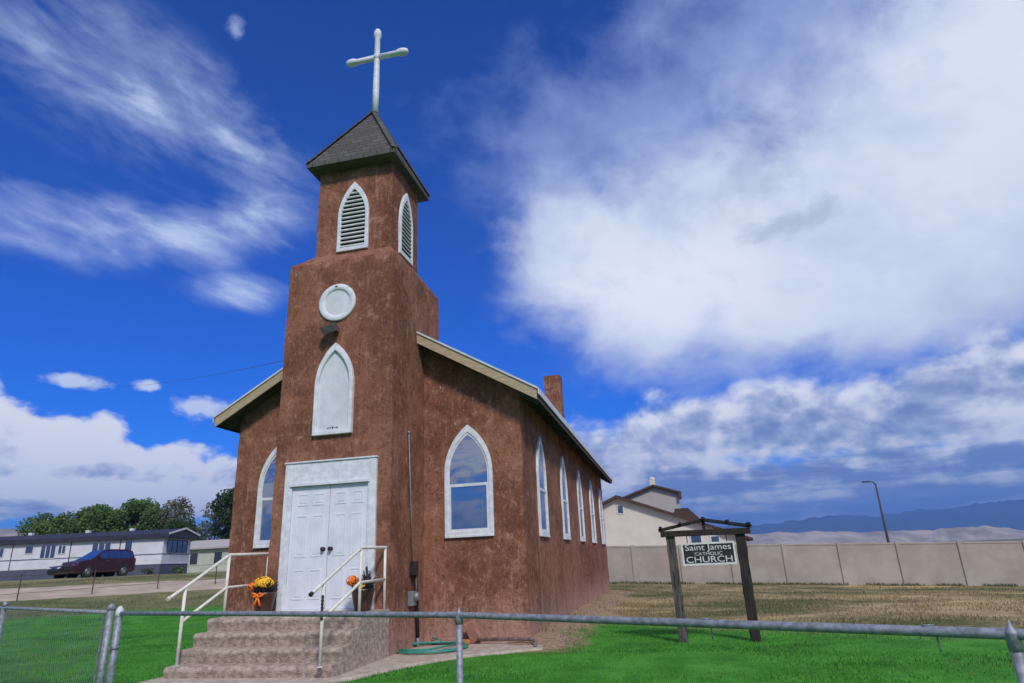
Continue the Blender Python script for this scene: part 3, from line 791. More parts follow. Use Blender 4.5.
for s in (1, -1):
    for k in range(n):
        x0 = k * .075 - Hh; a0, a1 = max(0, x0), min(Lm, x0 + Hh)
        if a1 - a0 < .02: continue
        z0_ = (a0 - x0); z1_ = (a1 - x0)
        if s < 0: z0_, z1_ = Hh - z0_, Hh - z1_
        pa = LA + dl * a0 + side * (1 + .08 * s); pb = LA + dl * a1 + side * (1 + .08 * s)
        q.tube([(pa.x, pa.y, -.70 + z0_), (pb.x, pb.y, -.70 + z1_)], .0012, 3, caps=False)
q.build('wire_mesh', M['wire'], cf, L)

# ------------------------------------------------------------------ church sign
sg = thing('church_sign', 'black church name board hung in a weathered timber frame on the lawn', 'sign', (6.3, 1.6, -.75)); L = sg.location.copy()
for x, m, dx in ((5.75, 'woodgrey', -.03), (6.89, 'wood', .0)):
    q = MB(); q.add([(x + sx * .075 + (dx if k else 0), 1.6 + sy * .075, z) for k, z in enumerate((-.95, .93)) for sx, sy in ((-1, -1), (1, -1), (1, 1), (-1, 1))],
                    [(0, 3, 2, 1), (4, 5, 6, 7), (0, 1, 5, 4), (1, 2, 6, 5), (2, 3, 7, 6), (3, 0, 4, 7)])
    q.build('post', M[m], sg, L, rough=(.07, .012, 6))
q = MB(); q.obox((6.31, 1.53, .975), (.75, 0, -.005), (0, .05, 0), (0, 0, .05)); q.build('beam', M['wood'], sg, L, bevel=.008)
q = MB(); q.obox((6.31, 1.69, .975), (.72, 0, -.005), (0, .04, 0), (0, 0, .045)); q.build('beam', M['wood'], sg, L, bevel=.008)
for y in (1.53, 1.69):
    for s in (-1, 1):
        q = MB(); q.bar((6.31, y, 1.19), (6.31 + s * .78, y, 1.045), .07, .05); q.build('rafter', M['wood'], sg, L, bevel=.006)
q = MB(); q.box(6.285, 6.335, 1.56, 1.66, 1.02, 1.165); q.build('king_post', M['wood'], sg, L)
for dx, z, w_ in ((0, 1.215, .05), (-.4, 1.15, .04), (.4, 1.15, .04), (-.74, 1.09, .05), (.74, 1.09, .05)):
    q = MB(); q.bar((6.31 + dx, 1.45, z), (6.31 + dx, 1.77, z), w_, .035); q.build('purlin', M['wood'], sg, L)
bd = MB(); bd.box(5.90, 6.76, 1.585, 1.615, .46, .80); board = bd.build('name_board', M['signblack'], sg, L, bevel=.004)
q = MB(); q.ring_prism([(5.885, .445), (6.775, .445), (6.775, .815), (5.885, .815)], [(5.915, .475), (6.745, .475), (6.745, .785), (5.915, .785)], 'y', 1.572, 1.584); q.build('border', M['signwhite'], board, L)
for x in (6.0, 6.66):
    q = MB(); q.tube([(x, 1.6, .80), (x, 1.6, .93)], .008, 5); q.build('hanger', M['black'], sg, L)
def lettering(text, cx_, z, size, width, bold):
    cu = bpy.data.curves.new('lettering', 'FONT'); cu.body = text; cu.size = size; cu.extrude = .004; cu.offset = bold
    cu.align_x = 'CENTER'; cu.align_y = 'CENTER'
    o = bpy.data.objects.new('tmp', cu); COL.objects.link(o)
    dg = bpy.context.evaluated_depsgraph_get(); me = bpy.data.meshes.new_from_object(o.evaluated_get(dg))
    bpy.data.objects.remove(o)
    xs_ = [v.co.x for v in me.vertices]; k = width / (max(xs_) - min(xs_)); mid = (max(xs_) + min(xs_)) / 2
    ys_ = [v.co.y for v in me.vertices]; my = (max(ys_) + min(ys_)) / 2
    for v in me.vertices:
        v.co = Vector(((v.co.x - mid) * k + cx_ - L.x, 1.580 - v.co.z - L.y, v.co.y - my + z - L.z))
    me.name = 'lettering'; me.materials.append(M['signwhite'])
    o = bpy.data.objects.new('lettering', me); COL.objects.link(o); o.parent = board
lettering('Saint James', 6.33, .722, .14, .76, .0)
lettering('CATHOLIC', 6.33, .63, .075, .46, .0)
lettering('CHURCH', 6.33, .538, .14, .76, .0)

# ------------------------------------------------------------------ precast boundary wall
WA, WB = Vector((3.51, 26.01)), Vector((20.55, 23.86)); wd = (WB - WA).normalized(); wn = Vector((-wd.y, wd.x))
bw = thing('boundary_wall', 'long beige precast panel wall behind the dry lot', 'wall', (12, 25, -1)); L = bw.location.copy()
topz = lambda s: 1.13 - .0352 * s
pan = [.155 + 2.49 * k for k in range(-4, 11)]
for i, s in enumerate(pan):
    c = WA + wd * s; zt = topz(s); zb_ = min(ground_z(c.x, c.y), zt - 1.6) - .3
    q = MB(); q.obox((c.x, c.y, (zt + .03 + zb_) / 2), (wd.x * .085, wd.y * .085, 0), (wn.x * .085, wn.y * .085, 0), (0, 0, (zt + .03 - zb_) / 2))
    q.build('post', M['wall'], bw, L, bevel=.015)
    if i == len(pan) - 1: break
    a = WA + wd * (s + .09); b = WA + wd * (pan[i + 1] - .09); za_, zb2 = topz(s + .09), topz(pan[i + 1] - .09)
    q = MB(); t0 = wn * .035
    q.add([(p_.x + k * t0.x, p_.y + k * t0.y, z) for k in (-1, 1) for p_, z in ((a, -2.0), (b, -2.0), (b, zb2 - .09), (a, za_ - .09))], [(0, 1, 2, 3), (7, 6, 5, 4), (0, 4, 5, 1), (1, 5, 6, 2), (2, 6, 7, 3), (3, 7, 4, 0)])
    q.build('panel', M['wall'], bw, L)
    q = MB(); q.bar((a.x, a.y, za_ - .045), (b.x, b.y, zb2 - .045), .11, .085); q.build('coping', M['wall'], bw, L, bevel=.01)

sw = RNG.uniform(-9, 24, 5200); ow_ = -np.abs(RNG.normal(0, .22, 5200)) - .1
pts = np.stack([WA.x + wd.x * sw + wn.x * ow_, WA.y + wd.y * sw + wn.y * ow_], 1)
pts = pts[nz(pts, .9, 21.0) > -.12]
blades('weeds', pts, .04, .17, .03, grass_mat('rank weeds', (.10, .13, .05), (.05, .075, .025), (.24, .22, .10), .5), 'rank olive weeds along the foot of the boundary wall', 'weeds')

# ------------------------------------------------------------------ two-storey house behind the wall
hs = thing('house', 'cream gabled house with brown roofs rising behind the boundary wall', 'house', (3, 48, -1.4)); L = hs.location.copy()
def gable(mb, px, pz, xl, zl, xr, zr, y0, y1, zb_): mb.poly_prism([(xl, zb_), (xr, zb_), (xr, zr), (px, pz), (xl, zl)], 'y', y0, y1)
def groof(px, pz, xl, zl, xr, zr, y0, y1, th, mat, name, parent=hs):
    q = MB(); q.poly_prism([(xl, zl), (px, pz), (xr, zr), (xr, zr + th), (px, pz + th * 1.06), (xl, zl + th)], 'y', y0, y1); return q.build(name, mat, parent, L)
q = MB(); gable(q, 1.55, 5.33, -6.5, 1.85, 11.6, 1.52, 46.6, 58, -2); q.build('wall', M['cream_house'], hs, L)
groof(1.55, 5.34, -7.0, 1.64, 12.1, 1.34, 46.1, 58.4, .2, M['brownroof'], 'roof')
q = MB(); gable(q, 4.65, 6.40, 1.75, 5.45, 6.8, 5.72, 50.2, 57, 2.0); q.build('upper_wall', M['grey_house'], hs, L)
groof(4.65, 6.42, 1.55, 5.39, 7.05, 5.65, 49.8, 57.3, .17, M['brownroof'], 'upper_roof')
q = MB(); q.box(6.79, 7.05, 49.78, 50.4, 5.2, 5.68); q.build('eave_return', M['browntrim'], hs, L)
q = MB(); q.box(4.35, 4.85, 51, 51.6, 5.8, 7.15); q.lathe([(.3, 7.15), (.3, 7.25), (.2, 7.3), (.2, 7.4)], (4.6, 51.3, 0), 10); q.build('chimney', M['cream_house'], hs, L)
q = MB(); q.poly_prism([(6.3, 3.4), (8.6, 2.9), (8.6, 3.0), (7.4, 4.25), (6.3, 4.25)], 'y', 47.9, 51); q.build('porch_roof', M['brownroof'], hs, L)
def hwin(x0, x1, z0, z1, y):
    q = MB(); rect_ring(q, x0 - .07, x1 + .07, z0 - .07, z1 + .07, .07, 'y', y - .05, y + .02); w_ = q.build('window', M['white'], hs, L)
    q = MB(); q.box(x0, x1, y - .02, y + .02, z0, z1); q.build('pane', M['glass2'], w_, L)
hwin(1.55, 2.0, 4.05, 4.7, 46.6); hwin(7.3, 8.1, 1.2, 1.95, 46.6); hwin(8.9, 9.5, 1.2, 1.8, 46.6)

# street lamp beyond the wall
lp = thing('street_lamp', 'tall thin street lamp standing beyond the boundary wall', 'street lamp', (25.4, 58.6, -1.6)); L = lp.location.copy()
q = MB(); q.tube([(25.4, 58.6, -1.8), (25.4, 58.6, 6.1)], .13, 10, .075); q.build('pole', M['darkgrey'], lp, L)
q = MB(); q.tube([(25.4, 58.6, 5.95), (25.25, 58.55, 6.25), (24.95, 58.5, 6.36), (24.75, 58.45, 6.36)], .055, 8); q.build('arm', M['darkgrey'], lp, L)
q = MB(); q.obox((24.55, 58.4, 6.35), (.34, .06, 0), (-.02, .14, 0), (0, 0, .07)); q.build('lamp_head', M['darkgrey'], lp, L, bevel=.03)

# ------------------------------------------------------------------ mobile home on the left
K = Vector((-33.4, 34.7)); d = Vector((-.976, -.21)).normalized(); nn = Vector((-d.y, d.x)) * -1
if nn.y < 0: nn = -nn
TL = 17.0; TW = 4.3; zg = .72
mh = thing('mobile_home', 'long white mobile home with a navy roof and slate blue skirting', 'mobile home', (K.x + d.x * 6, K.y + d.y * 6, zg)); L = mh.location.copy()
def tp(s, w, z): p_ = K + d * s + nn * w; return (p_.x, p_.y, z)
def tbox(mb, s0, s1, w0, w1, z0, z1):
    return mb.add([tp(s0, w0, z0), tp(s1, w0, z0), tp(s1, w1, z0), tp(s0, w1, z0), tp(s0, w0, z1), tp(s1, w0, z1), tp(s1, w1, z1), tp(s0, w1, z1)],
                  [(0, 3, 2, 1), (4, 5, 6, 7), (0, 1, 5, 4), (1, 2, 6, 5), (2, 3, 7, 6), (3, 0, 4, 7)])
q = MB(); tbox(q, 0, TL, 0, TW, 1.55, 3.55); q.build('wall', M['siding'], mh, L)
q = MB(); tbox(q, .03, TL, .03, TW - .03, .3, 1.548); q.build('skirting', M['navy'], mh, L)
q = MB(); tbox(q, -.02, TL, -.025, -.002, 2.27, 2.33); tbox(q, -.025, -.002, 0, TW, 2.27, 2.33); q.build('belt_trim', M['navy'], mh, L)
q = MB()
q.add([tp(s, w, z) for s in (-.55, TL + .3) for w, z in ((-.3, 3.5), (TW + .3, 3.5), (TW + .3, 3.84), (TW / 2, 4.30), (-.3, 3.84))],
      [(0, 1, 2, 3, 4), (9, 8, 7, 6, 5), (0, 5, 6, 1), (1, 6, 7, 2), (2, 7, 8, 3), (3, 8, 9, 4), (4, 9, 5, 0)])
rf_ = q.build('roof', M['navyroof'], mh, L)
q = MB()
for w0, z0_, w1, z1_ in ((-.34, 3.80, TW / 2, 4.30), (TW / 2, 4.30, TW + .34, 3.80)): q.bar(tp(-.58, w0, z0_), tp(-.58, w1, z1_), .06, .13)
q.build('gable_trim', M['siding'], rf_, L)
for s in (3.9, 7.6, 12.4):
    q = MB(); tbox(q, s, s + .3, 2.2, 2.5, 4.1, 4.5); q.build('roof_vent', M['siding'], rf_, L)
for s in (3.4, 7.35, 12.0):
    q = MB(); tbox(q, s, s + .07, -.03, -.001, 1.56, 3.5); q.build('seam_trim', M['navy'], mh, L)
def twin(s0, s1, z0, z1, mull=1, end=False):
    q = MB(); qs = MB()
    if not end:
        tbox(q, s0, s1, -.02, .0, z0, z1)
        for k in range(mull + 2):
            s = s0 + (s1 - s0) * k / (mull + 1); tbox(qs, s - .03, s + .03, -.045, -.021, z0, z1)
        tbox(qs, s0, s1, -.04, -.021, z0 - .05, z0); tbox(qs, s0, s1, -.04, -.021, z1, z1 + .05)
    else:
        tbox(q, -.02, 0, s0, s1, z0, z1)
        for k in range(mull + 2):
            s = s0 + (s1 - s0) * k / (mull + 1); tbox(qs, -.045, -.021, s - .03, s + .03, z0, z1)
        tbox(qs, -.04, -.021, s0, s1, z0 - .05, z0); tbox(qs, -.04, -.021, s0, s1, z1, z1 + .05)
    w_ = q.build('window', M['glass2'], mh, L); qs.build('frame', M['navy' if end else 'siding'], w_, L)
twin(10.35, 11.0, 2.78, 3.28, 0); twin(8.55, 9.75, 2.35, 3.3, 2); twin(7.75, 8.35, 2.65, 3.25, 1); twin(4.15, 5.65, 2.5, 3.3, 2); twin(2.45, 3.05, 2.45, 3.4, 0); twin(12.7, 13.4, 2.6, 3.25, 1)
twin(.6, 3.7, 2.45, 3.35, 3, True)

# pale house further back
gh = thing('cottage', 'small pale green cottage half hidden behind the mobile home', 'house', (-37.5, 47, .75)); L = gh.location.copy()
q = MB(); q.box(-41.5, -34.5, 46.5, 51, 0, 3.0); q.build('wall', M['greensiding'], gh, L)
q = MB(); q.poly_prism([(46.1, 2.95), (51.4, 2.95), (51.4, 3.1), (48.75, 3.9), (46.1, 3.1)], 'x', -42, -34); q.build('roof', M['grey_house'], gh, L)
for x in (-40.3, -37.6, -35.7):
    q = MB(); q.box(x, x + .8, 46.46, 46.5, 1.6, 2.6); q.build('window', M['glass2'], gh, L)

# ------------------------------------------------------------------ cars
def car(name, label, loc, rz, paint, kind):
    t = thing(name, label, 'car', loc, rz)
    bl = lambda mb, n, m, p=t, **k: mb.build(n, m, p, None, **k)
    Wd = .90
    if kind == 'van':
        low = [(-2.35, .42), (-2.40, .75), (-2.33, .98), (-1.45, 1.10), (-1.05, 1.16), (2.30, 1.16), (2.36, .95), (2.38, .5), (2.2, .30), (-2.2, .28)]
        green = [(-1.32, 1.10), (-.30, 1.66), (.1, 1.74), (1.7, 1.72), (2.15, 1.60), (2.30, 1.14)]
        wins = [[(-.98, 1.17), (-.22, 1.60), (.05, 1.62), (.05, 1.17)], [(.12, 1.17), (.12, 1.63), (1.05, 1.63), (1.05, 1.17)], [(1.12, 1.17), (1.12, 1.62), (1.72, 1.61), (2.03, 1.5), (2.12, 1.17)]]
        ws = (-1.30, 1.13, -.32, 1.655); rear = (2.29, 1.2, 2.17, 1.57); axles = (-1.48, 1.42); wr = .34
    else:
        low = [(-2.30, .40), (-2.34, .66), (-2.2, .82), (-1.2, .93), (-.9, .97), (1.6, .98), (2.25, .92), (2.32, .6), (2.2, .3), (-2.15, .26)]
        green = [(-1.05, .94), (-.25, 1.34), (.1, 1.42), (.9, 1.40), (1.7, .98)]
        wins = [[(-.72, .98), (-.18, 1.29), (.3, 1.32), (.3, .98)], [(.37, .98), (.37, 1.32), (.85, 1.31), (1.38, .99)]]
        ws = (-1.03, .965, -.27, 1.335); rear = (1.66, 1.01, .98, 1.37); axles = (-1.4, 1.4); wr = .32
    q = MB(); n = len(low)
    lay = [(-Wd, .93), (-Wd + .06, 1.0), (Wd - .06, 1.0), (Wd, .93)]
    vs_ = []
    for w, k in lay:
        for x, z in low: vs_.append((x * (.985 if k < 1 else 1), w, .62 + (z - .62) * k))
    q.add(vs_, [tuple(range(n)), tuple(range(3 * n, 4 * n))] + [(i * n + j, i * n + (j + 1) % n, (i + 1) * n + (j + 1) % n, (i + 1) * n + j) for i in range(3) for j in range(n)])
    bl(q, 'body', paint, bevel=.05, seg=3)
    q = MB(); m_ = len(green); tw_ = lambda z: Wd - .04 - (z - green[0][1]) * .30
    q.add([(x, s * tw_(z), z) for s in (-1, 1) for x, z in green], [tuple(range(m_)), tuple(range(m_, 2 * m_))] + [(j, (j + 1) % m_, m_ + (j + 1) % m_, m_ + j) for j in range(m_)])
    bl(q, 'cabin', paint, bevel=.04, seg=3)
    for s in (-1, 1):
        for w in wins:
            q = MB(); q.add([(x, s * (tw_(z) + o_), z) for o_ in (-.02, .006) for x, z in w], [tuple(range(len(w))), tuple(range(len(w), 2 * len(w)))] + [(j, (j + 1) % len(w), len(w) + (j + 1) % len(w), len(w) + j) for j in range(len(w))])
            bl(q, 'window', M['carglass'])
    for nm, (xa, za_, xb, zb_), sg_ in (('windshield', ws, -1), ('rear_window', rear, 1)):
        q = MB(); nx_, nz_ = (-(zb_ - za_), xb - xa) if sg_ < 0 else ((zb_ - za_), -(xb - xa)); l_ = math.hypot(nx_, nz_); nx_ /= l_; nz_ /= l_
        ya, yb_ = tw_(za_) - .07, tw_(zb_) - .06
        q.add([(xa + nx_ * o_, s * ya, za_ + nz_ * o_) for o_ in (-.03, .012) for s in (-1, 1)] + [(xb + nx_ * o_, s * yb_, zb_ + nz_ * o_) for o_ in (-.03, .012) for s in (-1, 1)],
              [(0, 1, 5, 4), (2, 6, 7, 3), (0, 4, 6, 2), (1, 3, 7, 5), (0, 2, 3, 1), (4, 5, 7, 6)])
        bl(q, nm, M['windscreen'])
    for ax in axles:
        for s in (-1, 1):
            q = MB(); q.lathe([(wr * .62, s * (Wd - .2)), (wr, s * (Wd - .19)), (wr, s * (Wd + .0)), (wr * .93, s * (Wd + .015)), (wr * .66, s * (Wd + .01))], (ax, 0, wr), 22, axis='y'); wh = bl(q, 'wheel', M['tyre'])
            q = MB(); q.lathe([(wr * .66, s * (Wd - .02)), (wr * .66, s * (Wd + .014)), (wr * .5, s * (Wd + .004)), (wr * .2, s * (Wd + .018)), (.03, s * (Wd + .02))], (ax, 0, wr), 16, axis='y'); bl(q, 'rim', M['rim'], wh)
            q = MB(); q.lathe([(wr + .07, s * (Wd - .25)), (wr + .07, s * (Wd + .004))], (ax, 0, wr + .02), 22, axis='y'); bl(q, 'wheel_arch', M['tyre'])
    zf = low[1][1]
    for s in (-1, 1):
        q = MB(); q.obox((low[1][0] + .13, s * .66, zf + .04), (.10, s * .03, .035), (-.02, .19, 0), (0, 0, .075)); bl(q, 'headlight', M['lens'], bevel=.02)
        q = MB(); q.obox((low[6][0] - .06, s * .76, .98 if kind == 'van' else .78), (.07, 0, 0), (0, .13, 0), (0, 0, .15 if kind == 'van' else .08)); bl(q, 'tail_light', M['redlens'], bevel=.02)
        q = MB(); q.obox((ws[0] + .5, s * (Wd + .08), ws[1] + .1), (.06, 0, 0), (0, .10, 0), (0, 0, .07)); bl(q, 'mirror', paint, bevel=.02)
        for hx in (-.02, 1.0):
            q = MB(); q.box(hx - .1, hx + .1, s * (Wd + .004) - .01, s * (Wd + .004) + .01, .88 if kind != 'van' else .99, .91 if kind != 'van' else 1.02); bl(q, 'handle', M['darkgrey'])
    q = MB(); q.box(low[1][0] - .015, low[1][0] + .12, -.45, .45, zf - .22, zf - .02); bl(q, 'grille', M['tyre'], bevel=.02)
    q = MB(); q.box(low[0][0] - .03, low[0][0] + .2, -.8, .8, .32, .45); q.box(low[7][0] - .2, low[7][0] + .03, -.8, .8, .36, .5); bl(q, 'bumper', M['tyre'], bevel=.03)
    return t
def px_ground(x, y): return (x, y, ground_z(x, y) - .02)
vn = car('minivan', 'maroon minivan parked in front of the white mobile home', px_ground(-32.7, 28.2), math.radians(78), M['maroon'], 'van'); vn.scale = (.86, .96, 1.05)
sd = car('sedan', 'dark blue sedan parked just beyond the maroon minivan', px_ground(-34.5, 28.9), math.radians(74), M['bluecar'], 'sedan'); sd.scale = (.9, .96, 1.0)

# ------------------------------------------------------------------ roadside wire fence
wf = thing('wire_fence', 'thin roadside wire fence on rusty steel posts along the dirt road', 'fence', (-20, 15, 0)); L = wf.location.copy()
tops = []
for k in range(-4, 6):
    p_ = Vector((-21.4, 12.9)) + Vector((.50, .866)) * (k * 2.75); z = ground_z(p_.x, p_.y)
    q = MB(); q.bar((p_.x, p_.y, z - .3), (p_.x, p_.y, z + 1.1), .035, .035); q.build('post', M['rusty'], wf, L); tops.append(Vector((p_.x, p_.y, z)))
for hh in (.3, .65, 1.0):
    q = MB(); q.tube([p_ + Vector((0, 0, hh)) for p_ in tops], .008, 4); q.build('wire', M['rusty'], wf, L)

# ------------------------------------------------------------------ trees
def leaf_mat(name, ca, cb, cc):
    m, t, bs = new_mat(name); P = geopos(t)
    rnd = t.node('ShaderNodeNewGeometry').outputs['Random Per Island']
    c = t.mix(t.step(t.noise(P, .7, 4, .6), .38, .62), ca, cb); c = t.mix(t.m('MULTIPLY', rnd, .55), c, cc)
    out_ = [n for n in t.n if n.type == 'OUTPUT_MATERIAL'][0]
    t.l.new(c, bs.inputs['Base Color']); bs.inputs['Roughness'].default_value = .6; bs.inputs['Specular IOR Level'].default_value = .25
    tr_ = t.node('ShaderNodeBsdfTranslucent'); t.l.new(c, tr_.inputs[0]); mx = t.node('ShaderNodeMixShader'); mx.inputs[0].default_value = .3
    t.l.new(bs.outputs[0], mx.inputs[1]); t.l.new(tr_.outputs[0], mx.inputs[2]); t.l.new(mx.outputs[0], out_.inputs[0])
    return m
LEAF = [leaf_mat('mid green leaves', (.055, .12, .03), (.10, .18, .045), (.18, .25, .08)),
        leaf_mat('dark green leaves', (.024, .055, .02), (.045, .09, .03), (.08, .125, .05)),
        leaf_mat('grey green leaves', (.09, .11, .06), (.13, .15, .085), (.20, .20, .13))]
def leaf_mesh(name, centers, radii, per, size, mat, parent):
    C_ = []; 
    for c, r in zip(centers, radii):
        k = int(per * (r ** 2)); u = RNG.normal(size=(k, 3)); u /= np.linalg.norm(u, axis=1)[:, None]
        C_.append(np.array(c) + u * (r * RNG.uniform(.35, 1.05, k) ** .7)[:, None] * [1, 1, .8])
    C_ = np.concatenate(C_); n = len(C_)
    a = RNG.normal(size=(n, 3)); a /= np.linalg.norm(a, axis=1)[:, None]; b = np.cross(a, RNG.normal(size=(n, 3))); b /= np.linalg.norm(b, axis=1)[:, None]
    s = size * RNG.uniform(.6, 1.3, n)[:, None]
    V = np.stack([C_ - a * s, C_ + b * s * .55, C_ + a * s, C_ - b * s * .55], 1).reshape(-1, 3)
    me = bpy.data.meshes.new(name); me.from_pydata(V.tolist(), [], (np.arange(n * 4).reshape(-1, 4)).tolist()); me.materials.append(mat)
    o = bpy.data.objects.new(name, me); COL.objects.link(o); o.parent = parent; return o
def tree(x, y, h, r, kind, label, grp='trees behind the mobile home', low=.12, clumps=26):
    z = ground_z(x, y); t = thing('tree', label, 'tree', (x, y, z), group=grp)
    tr_ = MB(); cs = []; rs = []
    bend = Vector((random.uniform(-.4, .4), random.uniform(-.4, .4), 0))
    h *= .86; tr_.tube([(0, 0, -.3), (bend.x * .3, bend.y * .3, h * .25), (bend.x, bend.y, h * .55), (bend.x * 1.2, bend.y * 1.3, h * .85)], h * .022, 8, h * .006)
    for k in range(clumps):
        a = k * 2.4 + random.uniform(-.5, .5); f = low + (.95 - low) * ((k + random.random()) / clumps); el = h * f
        wmax = r * (math.sin(PI * min(1, .22 + .78 * (f - low) / (1.0 - low))) ** .55)
        rr = wmax * random.uniform(.3, .95)
        c = Vector((rr * math.cos(a), rr * math.sin(a), el + random.uniform(-.05, .05) * h)); base = Vector((bend.x * f, bend.y * f, el * .6))
        tr_.tube([base, (base + c) / 2 + Vector((0, 0, .06 * h * random.random())), c], h * .008, 5, h * .002)
        cs.append(c); rs.append(random.uniform(.22, .40) * r + .15)
    cs.append(Vector((bend.x, bend.y, h * .93))); rs.append(.25 * r)
    tr_.build('trunk', M['bark'], t)
    leaf_mesh('crown', cs, rs, 250 if kind != 2 else 130, .17, LEAF[kind], t)
    return t
tree(-61.8, 50.5, 7.8, 3.5, 0, 'lowest tree at the far left end of the tree row')
tree(-60, 54, 8.4, 3.4, 1, 'dark tree filling the gap behind the two leftmost trees')
tree(-55.8, 57.5, 9.4, 3.6, 1, 'dark tree deep behind the rounded green tree')
tree(-58.0, 52.5, 9.2, 3.9, 0, 'broad green tree behind the middle of the navy roof')
tree(-54.5, 54.5, 9.7, 3.9, 0, 'rounded green tree rising behind the right half of the navy roof')
tree(-50.2, 55.5, 9.6, 3.3, 2, 'thin greyish tree with open gaps behind the gable end', clumps=20)
tree(-46.3, 57.5, 8.8, 2.9, 2, 'sparse grey green tree beside the tall dark dense tree', clumps=17)
tree(-42.3, 56, 10.6, 3.8, 1, 'tall dark dense tree closest to the church wall')
tree(-38.0, 56, 9.6, 3.4, 1, 'dark tree whose crown is cut off by the church wall edge')
tree(-46.2, 51.5, 6.2, 2.6, 1, 'short dark tree between the gable end and the cottage')
# shrubs by the skirting
def shrub(x, y, r, label, kind=0):
    t = thing('shrub', label, 'shrub', px_ground(x, y), group='weedy shrubs below the mobile home')
    st_ = MB(); cs = []
    for k in range(6):
        a = random.uniform(0, 2 * PI); c = Vector((r * .6 * math.cos(a), r * .6 * math.sin(a), r * random.uniform(.4, .9))); st_.tube([(0, 0, -.05), c], .02, 4, .008); cs.append(c)
    st_.build('stem', M['bark'], t); leaf_mesh('foliage', cs, [r * .5] * 6, 420, .085, LEAF[kind], t)
shrub(-33.0, 32.9, .45, 'dark shrub under the corner of the mobile home', 1)
shrub(-31.6, 34.6, .5, 'weedy shrub against the gable end skirting', 1)
shrub(-36.2, 31.4, .35, 'low pale shrub right of the parked minivan', 2)
shrub(-26.6, 28.6, .35, 'tiny green shrub on the road edge behind the minivan', 0)
shrub(-44.5, 30.4, .4, 'small shrub below the left windows of the mobile home', 2)

# overhead service wire to the tower
ow = MB(); a, b = Vector((-1.13, 1.2, 5.0)), Vector((-38, 30, 15.5))
ow.tube([a + (b - a) * (k / 20) - Vector((0, 0, .9 * 4 * (k / 20) * (1 - k / 20) * .5)) for k in range(21)], .0055, 5)
tag(ow.build('overhead_wire', M['darkgrey']), 'thin dark service wire running from the tower to the left', 'wire')

# ------------------------------------------------------------------ far hills and mountains
def ridge(name, pts, depth, mat, zb=-20, seed=0.0, amp=8):
    """a range of hills: crest line (x, y, z), slopes falling both ways"""
    q = MB(); c = Vector((5.7, -10.5, 0)); rows = []
    dense = []
    for i in range(len(pts) - 1):
        for k in range(14):
            dense.append(Vector(pts[i]).lerp(Vector(pts[i + 1]), k / 14))
    dense.append(Vector(pts[-1])); m_ = len(dense)
    prof_ = [(-1, 0), (-.75, .16), (-.5, .38), (-.25, .68), (-.1, .9), (0, 1), (.3, .8), (1, 0)]
    for i, p_ in enumerate(dense):
        dir_ = Vector((p_.x - c.x, p_.y - c.y, 0)).normalized()
        for o_, f in prof_:
            w = p_ + dir_ * depth * (o_ + .25 * mnoise.noise(Vector((i * .16, o_ * 2, seed))) * (1 - f))
            nzv = amp * (mnoise.noise(Vector((i * .23, o_ * 3, seed + 2))) + .5 * mnoise.noise(Vector((i * .7, o_ * 6, seed + 7)))) * min(1, f * 2)
            rows.append((w.x, w.y, zb + (p_.z - zb) * f + nzv))
    k = len(prof_)
    q.add(rows, [(i * k + j, i * k + j + 1, (i + 1) * k + j + 1, (i + 1) * k + j) for i in range(m_ - 1) for j in range(k - 1)], True)
    return tag(q.build(name, mat), kind='structure')
mt = simple('far forested slopes', (.045, .055, .05), (.03, .038, .036), .004, .95, bump=0, spec=.05)
pale = simple('pale dry badlands', (.46, .39, .30), (.26, .23, .18), .012, .95, bump=0, spec=.05)
MS = 1.15
mp = [(-2600, 4700, 190), (-1300, 5100, 200), (-224, 5285, 196), (232, 5392, 186), (540, 5460, 188), (690, 5500, 176), (1000, 5558, 204), (1231, 5603, 228), (1610, 5697, 205), (1882, 5746, 236), (2150, 5805, 240), (2420, 5857, 268), (2720, 5918, 284), (3300, 5900, 330), (4200, 5700, 300)]
ridge('mountains', [(x * MS, y * MS, z * MS) for x, y, z in mp], 900, mt, seed=1.0, amp=18)
ridge('hills', [(-900, 1850, 25), (0, 1940, 36), (195, 1966, 42), (360, 2003, 42), (550, 2050, 34), (716, 2088, 31), (785, 2102, 35), (868, 2120, 36), (973, 2150, 20), (1300, 2200, 26), (1900, 2200, 30)], 260, pale, zb=-6, seed=4.0, amp=5)
ridge('hills', [(-2300, 500, 100), (-1700, 1100, 120), (-1523, 1226, 122), (-1440, 1250, 112), (-1300, 1350, 70), (-1000, 1500, 30)], 260, pale, zb=-6, seed=6.0, amp=4)

# ------------------------------------------------------------------ air
hm = bpy.data.materials.new('thin blue air'); hm.use_nodes = True
for n_ in list(hm.node_tree.nodes):
    if n_.type == 'BSDF_PRINCIPLED': hm.node_tree.nodes.remove(n_)
pv = hm.node_tree.nodes.new('ShaderNodeVolumePrincipled'); pv.inputs['Color'].default_value = (.22, .45, 1.0, 1); pv.inputs['Density'].default_value = 2.1e-4
hm.node_tree.links.new(pv.outputs[0], [n_ for n_ in hm.node_tree.nodes if n_.type == 'OUTPUT_MATERIAL'][0].inputs['Volume'])
q = MB(); q.box(-10500, 10500, -10500, 10500, -60, 480)
hz_ = tag(q.build('haze', hm), kind='stuff')

